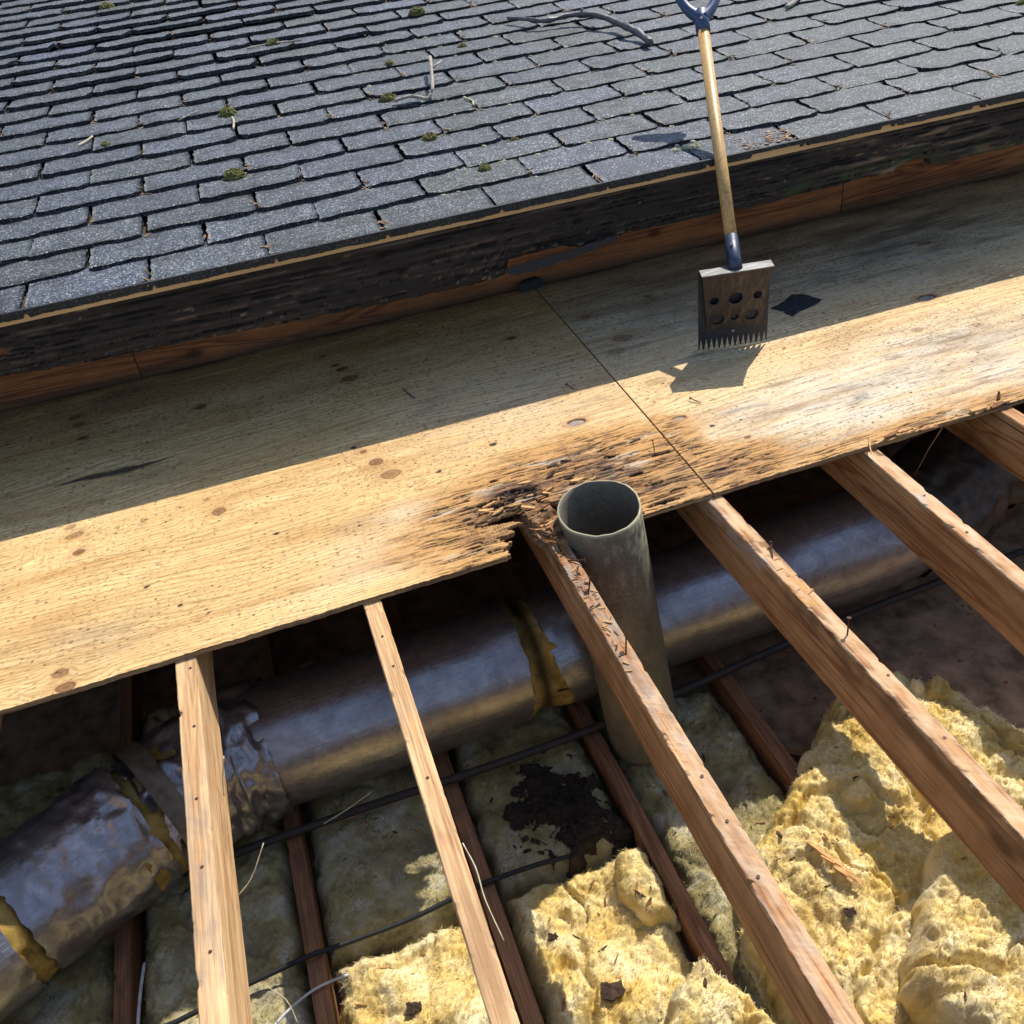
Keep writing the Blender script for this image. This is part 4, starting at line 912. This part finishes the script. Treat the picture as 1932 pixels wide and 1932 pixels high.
# ==================================================================== DUCT
def sweep(name, P, rad, mt, parent, seed, crease=0., u0=0, u1=2 * math.pi, nu=90, sub=14, soft=.012, wr=None, endjag=0, flare=(0, 0), dark=0):
    P = smoothp(P, sub); n = len(P); V = []; UV = []; L = 0; LT = sum((P[q + 1] - P[q]).length for q in range(n - 1)); up = Vector((0, 0, 1)); uu = np.linspace(u0, u1, nu)
    for i, p in enumerate(P):
        t = (P[min(i + 1, n - 1)] - P[max(i - 1, 0)]).normalized(); a = t.cross(up).normalized(); b = a.cross(t).normalized()
        if i: L += (p - P[i - 1]).length
        r = rad(i / (n - 1)) if callable(rad) else rad
        k = crease(i / (n - 1)) if callable(crease) else crease
        rr = r * (1 + soft * fbm(np.cos(uu) * 1.2 + L * 3, np.sin(uu) * 1.2 + L * 1.5, 3, seed))
        if k: 
            cz = np.abs(fbm(uu * 1.1 + L * 4, L * 9 - uu * .6, 3, seed + 5)); rr = rr + k * (.5 - cz * 2.2) + .35 * k * np.abs(perlin(uu * 5 + L * 12, L * 26 - uu * 3, seed + 7))
        wv_ = np.exp(-((np.mod(uu + .5 + np.pi, 2 * np.pi) - np.pi) / .75) ** 2) + .12 * fbm(np.cos(uu) * 2.2 + seed, np.sin(uu) * 2.2, 3, seed + 13)
        jl = flare[0] * wv_ * max(0, 1 - L / .12) - flare[1] * wv_ * max(0, 1 - (LT - L) / .12)
        if endjag and (i == 0 or i == n - 1): jl = jl + endjag * fbm(np.cos(uu) * 5 + seed, np.sin(uu) * 5, 3, seed + 9)
        q = np.array(p)[None] + (rr * np.cos(uu))[:, None] * np.array(a) + (rr * np.sin(uu))[:, None] * np.array(b) + (jl * np.ones(nu))[:, None] * np.array(t)
        V.append(q); UV.append(np.stack([uu * r, np.full(nu, L)], 1))
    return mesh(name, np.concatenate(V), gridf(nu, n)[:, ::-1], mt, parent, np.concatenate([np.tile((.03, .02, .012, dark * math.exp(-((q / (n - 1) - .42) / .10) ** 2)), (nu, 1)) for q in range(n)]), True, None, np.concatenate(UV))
ZD = -.492
DUCT = empty('insulated_duct', (.6, .15, -.65), 'fat silver foil wrapped duct running under the rafters and turning at the left', 'duct')
YD = lambda x: .135 + .022 * x
RD = .160
o = sweep('jacket', [(.05, YD(.05), ZD), (.3, YD(.3), ZD), (.55, YD(.55), ZD), (.742, YD(.742), ZD)], RD, M['foil'], DUCT, 11, 0, soft=.012, endjag=.008, flare=(0, .016)); o['label'] = 'smooth foil jacket left of the torn gap'
o = sweep('jacket', [(.815, YD(.81), ZD - .004), (.87, YD(.87), ZD), (1.0, YD(1.0), ZD), (1.4, YD(1.4), ZD), (1.80, YD(1.8), ZD), (1.98, YD(2) + .01, ZD + .01)], lambda t: RD * (.985 + .02 * math.sin(t * 9)), M['foil'], DUCT, 21, lambda t: .010 * max(0, 1 - t * 9), soft=.015, endjag=.010, flare=(.028, 0)); o['label'] = 'foil jacket right of the torn gap'
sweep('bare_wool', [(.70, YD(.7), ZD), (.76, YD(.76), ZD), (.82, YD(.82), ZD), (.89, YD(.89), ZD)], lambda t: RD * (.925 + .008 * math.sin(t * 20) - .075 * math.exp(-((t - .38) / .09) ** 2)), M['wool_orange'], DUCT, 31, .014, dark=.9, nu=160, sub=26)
# right end bend of crumpled sleeve
o = sweep('jacket', [(1.93, YD(1.95) + .01, ZD + .01), (2.06, YD(2) + .02, ZD + .02), (2.20, YD(2) + .06, ZD + .05), (2.5, .25, ZD + .10)], lambda t: RD * (1.02 + .04 * math.sin(t * 3)), M['foil_shaded'], DUCT, 41, .020, soft=.03); o['label'] = 'crumpled foil bend at the right end'
# left elbow and branch
o = sweep('jacket', [(.085, YD(.05), ZD), (-.02, .125, ZD), (-.12, .085, ZD), (-.215, .035, ZD - .002)], lambda t: RD * (1.0 + .05 * math.sin(t * 5)), M['foil'], DUCT, 51, .024, soft=.02, endjag=.012); o['label'] = 'badly wrinkled foil elbow at the left'
sweep('bare_wool', [(-.10, .093, ZD), (-.20, .04, ZD), (-.28, -.005, ZD)], RD * .905, M['wool_orange'], DUCT, 61, .006, dark=.8)
o = sweep('jacket', [(-.240, .036, ZD), (-.33, -.015, ZD), (-.43, -.068, ZD), (-.492, -.102, ZD)], lambda t: RD * (.99 - .05 * t), M['foil'], DUCT, 71, lambda t: .022 * (1 - t), soft=.015, endjag=.012, flare=(0, .02)); o['label'] = 'wrinkled foil sleeve after the elbow'
sweep('bare_wool', [(-.45, -.079, ZD), (-.50, -.107, ZD), (-.55, -.136, ZD)], RD * .885, M['wool_orange'], DUCT, 81, .008, dark=.6)
o = sweep('jacket', [(-.525, -.122, ZD), (-.65, -.19, ZD), (-.9, -.33, ZD), (-1.3, -.58, ZD)], RD * .95, M['foil'], DUCT, 91, .004, soft=.02, endjag=.012); o['label'] = 'foil sleeve running off the lower left corner'
sweep('tape_band', [(-.155, .066, ZD), (-.175, .056, ZD), (-.20, .043, ZD)], RD * 1.085, M['tape'], DUCT, 95, .008)

# ==================================================================== CEILING LEVEL
ZJ = -.650
jl = ['ceiling joist at the far left under the duct elbow', 'ceiling joist between the two pale rafters crossing under a black pole', 'ceiling joist running alongside the cracked pale rafter', 'ceiling joist behind the rotten rafter left of the pipe foot', 'ceiling joist beside the bare brown ceiling board', 'ceiling joist hidden under the loose yellow batt at right']
for k, (x, lb) in enumerate(zip([-.355, .058, .462, .858, 1.262, 1.665], jl)):
    rafter(x, x + .008, 60 + k, M['joist'], [(-.4, .1, 'top', (.09, .05, .03), .6), (-1.5, -.9, 'top', (.16, .08, .04), .3)], lb, z1=ZJ, name='ceiling_joist', zh=.09, group='ceiling joists below the rafters', cat='joist', y_hi=1.2)
mb = MB(); mb.box((.6, -.2, -.772), (6.4, 3.4, .03)); tag(mb.build('ceiling_board', M['ceil']), 'brown paper faced ceiling board at the bottom of the roof space', 'ceiling')
mb = MB(); mb.box((.6, 1.36, -.42), (6.4, .05, .68)); tag(mb.build('added_back_wall', M['dark']), 'dark wall added at the back under the deck to keep light out', 'wall')  # added so the space under the deck stays dark
for sx, nm_ in ((-2.3, 'left'), (3.9, 'right')):  # unseen walls added to stop light entering from the sides
    mb = MB(); mb.box((sx, -.3, -.40), (.05, 3.2, .70)); tag(mb.build('added_side_wall', M['dark']), 'dark %s wall added out of view to keep light from the roof space' % nm_, 'wall')
mb = MB(); mb.box((.6, -1.72, -.42), (6.2, .05, .66)); tag(mb.build('near_wall', M['dark']), 'dark wall closing the roof space below the photographer', 'wall')
mb = MB(); mb.box((0, 0, -2.5), (300, 300, .1)); o = mb.build('ground', plain('lawn_soil', (.07, .075, .04), .95)); tag(o, 'soil and lawn far below the roof', 'ground', None, 'structure')

BV = []
def wool(name, poly, z0, thick, res, seed, mt, label, bumps=(), amp=.02, soft=.05, group='insulation batts', tilt=(0, 0), dark=(), crease=.5, cat='insulation', extra=None, edge=.02, fibres=24000):
    P = np.array(poly); lo = P.min(0) - .03; hi = P.max(0) + .03
    xs = np.arange(lo[0], hi[0], res); ys = np.arange(lo[1], hi[1], res); X, Y = np.meshgrid(xs, ys)
    jx = X + edge * fbm(X * 14, Y * 14, 3, seed + 1); jy = Y + edge * fbm(X * 14 + 9, Y * 14, 3, seed + 2)
    ins = inpoly(jx, jy, [tuple(p) for p in P]); d = np.full(X.shape, 9.)
    for k in range(len(P)):
        a = P[k]; b = P[(k + 1) % len(P)]; ab = b - a; t = np.clip(((jx - a[0]) * ab[0] + (jy - a[1]) * ab[1]) / (ab @ ab), 0, 1)
        d = np.minimum(d, np.hypot(jx - a[0] - t * ab[0], jy - a[1] - t * ab[1]))
    d = np.where(ins, d, -d)
    prof = np.sqrt(np.clip(1 - (1 - np.clip(d / soft, 0, 1)) ** 2, 0, 1))
    lump = fbm(X * 6, Y * 6, 4, seed + 3); rid = np.abs(perlin(X * 7 + .6 * lump, Y * 7, seed + 4)); rid2 = np.abs(perlin(X * 16, Y * 16 + lump, seed + 5))
    wxx = X + .03 * fbm(X * 5, Y * 5, 3, seed + 11); wyy = Y + .03 * fbm(X * 5 + 7, Y * 5, 3, seed + 12)
    bil = sum(np.abs(perlin(wxx * f + k * 3.7, wyy * f * 1.15 - k, seed + 20 + k)) * w for k, (f, w) in enumerate(((7, 1.), (14, .6), (29, .36), (60, .34), (120, .24))))
    tear = sm(.06, .0, np.abs(fbm(wxx * 3.2, wyy * 3.2, 3, seed + 14))) * crease
    Z = thick * prof + prof * (amp * .55 * lump + amp * .95 * (bil - .6) - amp * 1.0 * tear)
    for (bx_, by_, br, bh) in bumps: Z = Z + prof * bh * np.exp(-(((X - bx_) ** 2 + (Y - by_) ** 2) / br ** 2))
    if extra is not None: Z = Z + prof * extra(X, Y)
    Z = z0 + Z + tilt[0] * (X - P[:, 0].mean()) + tilt[1] * (Y - P[:, 1].mean()) - .02 * (d < 0)
    C = np.zeros(X.shape + (4,)); C[..., :3] = (.06, .05, .03)
    for (cx, cy, rx, ry, colr, a) in dark:
        f = a * np.exp(-(((X - cx) / rx) ** 2 + ((Y - cy) / ry) ** 2)) * np.clip(.7 + fbm(X * 20, Y * 20, 3, seed + 9), 0, 1.3); up = f > C[..., 3]
        C[..., :3] = np.where(up[..., None], np.array(colr), C[..., :3]); C[..., 3] = np.where(up, np.clip(f, 0, 1), C[..., 3])
    keep = d > -.012
    Fq = gridf(len(xs), len(ys)); Fq = Fq[keep.ravel()[Fq].all(1)]
    V = np.stack([X, Y, Z], -1).reshape(-1, 3)
    used, inv = np.unique(Fq, return_inverse=True); V = V[used]; C = C.reshape(-1, 4)[used]; Fq = inv.reshape(Fq.shape)
    e = skirt(V, Fq, 0); u_, iv = np.unique(e, return_inverse=True); iv = iv.reshape(e.shape); lowv = V[u_].copy(); lowv[:, 2] = np.minimum(lowv[:, 2] - .01, z0 - .01); n = len(V)
    Fs = np.stack([e[:, 1], e[:, 0], n + iv[:, 0], n + iv[:, 1]], 1)
    V = np.concatenate([V, lowv]); Fa = np.concatenate([Fq, Fs])
    o = mesh(name, V, Fa, M[mt], None, np.concatenate([C, C[u_]])); tag(o, label, cat, group)
    # loose glass fibres lying on the surface
    if fibres:
        fibres = int(min(46000, len(Fq) * res * res * 85000))
        rs_ = np.random.RandomState(seed); fi = rs_.randint(0, len(Fq), fibres); base_ = V[Fq[fi]].mean(1)
        e1 = V[Fq[fi][:, 1]] - V[Fq[fi][:, 0]]; e2 = V[Fq[fi][:, 3]] - V[Fq[fi][:, 0]]; nn = np.cross(e1, e2); nn /= np.linalg.norm(nn, axis=1)[:, None] + 1e-9
        th_ = rs_.uniform(0, 2 * np.pi, fibres); e1n = e1 / np.linalg.norm(e1, axis=1)[:, None]; e2n = np.cross(nn, e1n)
        tt = np.cos(th_)[:, None] * e1n + np.sin(th_)[:, None] * e2n; sd_ = np.cross(nn, tt); Lf = rs_.uniform(.005, .019, fibres)[:, None]; wf = rs_.uniform(.00025, .0007, fibres)[:, None]; lf = rs_.uniform(.05, .6, fibres)[:, None]
        p0 = base_ - nn * .001; p1 = p0 + tt * Lf * .5 + nn * Lf * .5 * lf; p2 = p0 + tt * Lf + nn * Lf * lf * rs_.uniform(-.1, .9, fibres)[:, None] + sd_ * Lf * rs_.uniform(-.3, .3, fibres)[:, None]
        FV = np.stack([p0 - sd_ * wf, p0 + sd_ * wf, p1 + sd_ * wf * .8, p1 - sd_ * wf * .8, p2 + sd_ * wf * .4, p2 - sd_ * wf * .4], 1).reshape(-1, 3)
        b6 = np.arange(fibres)[:, None] * 6; FF = np.concatenate([b6 + np.array([[0, 1, 2, 3]]), b6 + np.array([[3, 2, 4, 5]])])
        tag(mesh('loose_fibres', FV, FF, M[mt], o, np.zeros((len(FV), 4)), False), kind='stuff')
    BV.append(BVHTree.FromPolygons([tuple(v) for v in V], [tuple(int(q) for q in f) for f in Fq]))
    return o
zb0 = -.757
GRY = (.40, .38, .30); WHT = (.60, .57, .45); BLK = (.025, .02, .014)
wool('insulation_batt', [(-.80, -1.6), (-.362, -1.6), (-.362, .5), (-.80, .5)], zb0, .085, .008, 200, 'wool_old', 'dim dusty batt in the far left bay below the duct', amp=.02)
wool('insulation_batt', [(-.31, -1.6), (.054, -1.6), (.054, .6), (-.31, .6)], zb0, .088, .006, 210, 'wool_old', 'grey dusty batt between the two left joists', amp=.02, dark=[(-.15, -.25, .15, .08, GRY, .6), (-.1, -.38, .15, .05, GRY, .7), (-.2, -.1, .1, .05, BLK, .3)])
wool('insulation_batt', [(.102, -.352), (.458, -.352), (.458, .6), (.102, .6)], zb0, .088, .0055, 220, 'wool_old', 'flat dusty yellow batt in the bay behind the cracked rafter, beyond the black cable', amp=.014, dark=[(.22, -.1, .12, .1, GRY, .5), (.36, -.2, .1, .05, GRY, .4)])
wool('insulation_batt', [(.102, -1.6), (.458, -1.6), (.458, -.360), (.102, -.360)], zb0, .088, .0045, 230, 'wool', 'bright yellow torn batt at the bottom of the photo left of the cracked rafter', amp=.028, bumps=[(.27, -.56, .09, .03), (.24, -.50, .04, .015)], dark=[(.28, -.372, .2, .018, GRY, .9), (.42, -.39, .03, .02, BLK, .6), (.12, -.42, .03, .03, (.10, .07, .05), .7)])
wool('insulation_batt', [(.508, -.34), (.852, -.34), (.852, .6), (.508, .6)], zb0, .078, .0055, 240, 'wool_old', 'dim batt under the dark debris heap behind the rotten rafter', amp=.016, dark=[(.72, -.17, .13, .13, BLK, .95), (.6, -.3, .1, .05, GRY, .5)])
wool('insulation_batt', [(.508, -1.6), (.852, -1.6), (.852, -.348), (.508, -.348)], zb0, .082, .0045, 250, 'wool', 'lumpy yellow batt between the cracked and the rotten rafter', amp=.034, bumps=[(.62, -.64, .08, .045), (.57, -.52, .05, .01), (.70, -.70, .05, .03), (.60, -.78, .1, .04)], crease=.9, dark=[(.68, -.80, .03, .06, BLK, .5)])
wool('insulation_batt', [(.775, -.385), (.845, -.365), (.857, -.47), (.85, -.56), (.79, -.545), (.75, -.47)], -.68, .055, .004, 260, 'wool', 'loose torn lump of batt against the joist behind the rotten rafter', amp=.02, soft=.03, group='loose lumps of insulation')
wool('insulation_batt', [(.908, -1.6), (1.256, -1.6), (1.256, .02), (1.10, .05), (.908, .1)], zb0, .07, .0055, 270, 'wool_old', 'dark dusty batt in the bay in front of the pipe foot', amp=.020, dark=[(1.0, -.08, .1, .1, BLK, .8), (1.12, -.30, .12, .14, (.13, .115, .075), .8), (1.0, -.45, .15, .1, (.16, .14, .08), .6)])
wool('insulation_batt', [(1.56, -.17), (1.64, -.17), (1.76, -.30), (1.82, -.50), (1.80, -.66), (1.70, -.78), (1.52, -.82), (1.40, -.86), (1.24, -.95), (1.06, -.98), (.93, -.86), (.955, -.70), (1.02, -.58), (1.05, -.51), (1.13, -.47), (1.20, -.415), (1.30, -.345), (1.42, -.27), (1.50, -.20)], -.655, .085, .004, 280, 'wool', 'big bright yellow batt lying loose over the joists at right between the orange rafters', amp=.036, soft=.05, crease=.8, group='loose lumps of insulation', bumps=[(1.22, -.47, .06, .02), (1.12, -.58, .07, .02), (1.32, -.56, .06, -.02)], dark=[(1.10, -.70, .05, .04, (.40, .24, .05), .7), (1.18, -.60, .04, .03, (.35, .2, .05), .4)], edge=.03)
wool('insulation_batt', [(1.385, -.67), (1.60, -.72), (1.72, -.85), (1.66, -1.15), (1.30, -1.25), (1.16, -1.02), (1.14, -.90), (1.24, -.80), (1.335, -.71)], -.60, .135, .004, 290, 'wool', 'thick folded batt with pale torn facing in the lower right corner', amp=.034, soft=.045, crease=.8, group='loose lumps of insulation', dark=[(1.30, -.755, .03, .05, WHT, .95), (1.22, -.82, .04, .05, WHT, .9), (1.16, -.88, .03, .04, WHT, .8)], bumps=[(1.28, -.93, .08, .03)])
wool('insulation_batt', [(.735, -.745), (.79, -.72), (.835, -.69), (.86, -.74), (.90, -.84), (.93, -.95), (.93, -1.15), (.66, -1.15), (.665, -.88), (.70, -.80)], -.60, .105, .004, 310, 'wool', 'torn bright yellow lump at the bottom edge left of the lower rotten rafter', amp=.034, soft=.04, crease=.9, group='loose lumps of insulation')
wool('insulation_batt', [(1.70, -1.6), (2.1, -1.6), (2.1, -.55), (1.9, -.45), (1.70, -.40)], zb0, .08, .007, 320, 'wool_old', 'dusty batt at the right edge below the last rafters', amp=.02)
# debris heap
HEAP = wool('debris_heap', fibres=0, poly=[(.63, -.05), (.69, -.03), (.84, -.12), (.85, -.30), (.77, -.335), (.68, -.33), (.62, -.27), (.58, -.18)], z0=-.69, thick=.03, res=.004, seed=330, mt='debris', label= 'heap of dark leaf debris lying on the batt left of the pipe foot', amp=.03, soft=.05, group=None, cat='debris', edge=.09)
def drop(x, y):
    best = None
    for b in BV:
        h = b.ray_cast(Vector((x, y, 0)), Vector((0, 0, -1)))
        if h[0] is not None and (best is None or h[0].z > best[0].z): best = h
    return best
# chips on insulation
zones = [((1.02, 1.55, -.85, -.30), 50, 'splinter lying on the big loose yellow batt', 'splinters on the loose yellow batt'), ((.53, .84, -.85, -.36), 30, 'splinter lying on the lumpy batt left of the rotten rafter', 'splinters on the lumpy batt'), ((.93, 1.25, -.60, -.05), 20, 'dark splinter in the dusty bay in front of the pipe foot', 'splinters in the dusty bay'), ((.13, .44, -.66, -.02), 18, 'splinter on the batts left of the cracked rafter', 'splinters on the left batts'), ((1.2, 1.6, -1.05, -.72), 12, 'splinter lying on the thick folded batt', 'splinters on the folded batt')]
for (xa, xb, ya, yb), cnt, lb, gp in zones:
    for k in range(cnt):
        h = drop(random.uniform(xa, xb), random.uniform(ya, yb))
        if h is None: continue
        dk = 'dark' in lb
        chip(h[0] + Vector((0, 0, .002)), random.uniform(0, 3.14), random.choice(['chipd', 'chipd', 'chip'] if dk else ['chip', 'chipd', 'chip', 'chipl']), random.choice([.008, .010, .013, .018, .026]) * random.uniform(.8, 1.3), lb, gp, h[1] if h[1].z > .3 else None)
mb = MB()
for k in range(130):
    h = drop(random.gauss(.72, .055), random.gauss(-.185, .065))
    if h is None: continue
    L = random.uniform(.006, .026); mb.box(h[0] + Vector((0, 0, .003)), (L, L * random.uniform(.1, .7), .0015), (random.uniform(-1, 1), random.uniform(-1, 1), random.uniform(-.5, .5)), (random.uniform(-1, 1), random.uniform(-1, 1), random.uniform(-.6, .6)))
tag(mb.build('leaf_flakes', M['debris'], HEAP), kind='stuff')
wool('plywood_remnant', [(.808, .165), (.865, .16), (.878, .12), (.872, .05), (.868, -.008), (.832, -.002), (.828, .05), (.806, .11)], -.0125, .009, .0018, 340, 'remnant', 'rotted remnant of plywood still nailed on top of the rotten rafter', amp=.012, soft=.004, group=None, cat='plywood', edge=.018, fibres=0, crease=1.2)
h = drop(1.165, -.60)
mb = MB(); p = h[0] + Vector((0, 0, .008)); d = Vector((.35, -.8, -.05)).normalized()
for k in range(9):
    c_ = p + d * random.uniform(.02, .10) + Vector((random.uniform(-.008, .008), random.uniform(-.006, .006), random.uniform(-.002, .006))); L_ = random.uniform(.025, .07) if k else .11; d2 = (d + Vector((random.uniform(-.15, .15), random.uniform(-.15, .15), random.uniform(-.05, .05)))).normalized()
    mb.box(c_, (L_, random.uniform(.003, .011), random.uniform(.002, .006)), d2, (1, .3, random.uniform(-.5, .5)))
tag(mb.build('wood_fragment', M['chipl']), 'largest broken wood fragment on the loose yellow batt', 'wood fragment')
for (x, y, L, lb) in [(.262, -.545, .035, 'black forked scrap on the bright yellow batt at the bottom'), (.655, -.665, .050, 'brown curled bark flake on the lumpy yellow batt'), (.585, -.50, .022, 'small brown flake above the lumpy yellow batt'), (1.155, -.73, .025, 'purple brown flake on the loose batt near the rotten rafter')]:
    h = drop(x, y)
    if h is not None:
        p = h[0]; scrap('bark_flake', [(p.x - L * .5, p.y - L * .2), (p.x - L * .1, p.y - L * .4), (p.x + L * .45, p.y - L * .25), (p.x + L * .5, p.y + L * .2), (p.x + L * .05, p.y + L * .25), (p.x - L * .3, p.y + L * .45)], p.z + .004, 'chipd', lb, .006, 5, 'flake')

# poles and cables
mb = MB(); mb.tube(smoothp([(-.9, -.045, -.622), (-.25, -.042, -.622), (.2, -.038, -.622), (.85, -.042, -.622), (1.7, .03, -.622), (2.3, .05, -.622)], 6), .0105, 10, .02); tag(mb.build('conduit', M['pole'], None, True), 'long black conduit lying across the joists in front of the duct', 'conduit')
mb = MB(); mb.tube(smoothp([(-.55, -.30, -.62), (-.30, -.385, -.632), (-.06, -.362, -.635), (.075, -.352, -.633), (.12, -.35, -.64), (.30, -.345, -.65), (.455, -.335, -.640), (.52, -.33, -.645), (.62, -.325, -.66), (.70, -.33, -.67)], 6), .006, 8); tag(mb.build('power_cable', M['cable'], None, True), 'black cable draped across the joists at the bottom left', 'cable')
mb = MB(); mb.tube(smoothp([(-.288, -.215, -.655), (-.296, -.30, -.648), (-.303, -.40, -.652), (-.31, -.6, -.66)], 5), .0038, 8); tag(mb.build('white_cable', M['white'], None, True), 'thin white cable stapled along the far left joist', 'cable')
mb = MB(); mb.tube(smoothp([(-.06, -.50, -.635), (0, -.455, -.638), (.058, -.428, -.64), (.10, -.42, -.642), (.145, -.418, -.645)], 5), .003, 8); tag(mb.build('white_rod', M['white'], None, True), 'thin pale rod poking out on both sides of the joist', 'rod')
def strand(pts, r, lb, mt='straw'):
    mb = MB(); mb.tube(smoothp(pts, 4), r, 5, .3); tag(mb.build('frayed_fibre', M[mt], None, True), lb, 'fibre')
strand([(.052, -.30, -.10), (.060, -.285, -.07), (.075, -.27, -.03)], .0014, 'pale frayed splinter on the right side of the clean rafter, the upper one')
strand([(.056, -.50, -.12), (.085, -.49, -.10), (.12, -.46, -.06)], .0012, 'pale frayed splinter on the right side of the clean rafter, the lower one')
strand([(.16, -.06, -.60), (.22, -.055, -.585), (.29, -.04, -.57)], .002, 'pale hair like fibre over the black conduit')
strand([(.438, -.62, -.02), (.445, -.67, -.018), (.444, -.72, -.03), (.452, -.78, -.05)], .0012, 'white torn sliver on the right edge of the cracked rafter')
strand([(-.02, -.40, -.60), (.02, -.45, -.59), (.035, -.50, -.60)], .001, 'very thin dry stalk by the joist at the bottom')
# planks and odd bits in the right bay
mb = MB()
for k in range(90):
    L = random.uniform(.005, .02); mb.box((random.uniform(1.28, 2.2), random.uniform(-.30, .12), -.7565), (L, L * random.uniform(.15, .8), .0015), (random.uniform(-1, 1), random.uniform(-1, 1), .05), (random.uniform(-1, 1), random.uniform(-1, 1), 0))
tag(mb.build('dust_crumbs', M['chip']), 'crumbs and flakes scattered on the bare brown ceiling board', 'debris', None, 'stuff')
mb = MB(); mb.box((1.36, -.245, -.735), (.11, .018, .012), (1, -.7, 0), (0, 1, 0)); tag(mb.build('wood_offcut', M['chip']), 'reddish broken lath on the brown ceiling board', 'offcut')
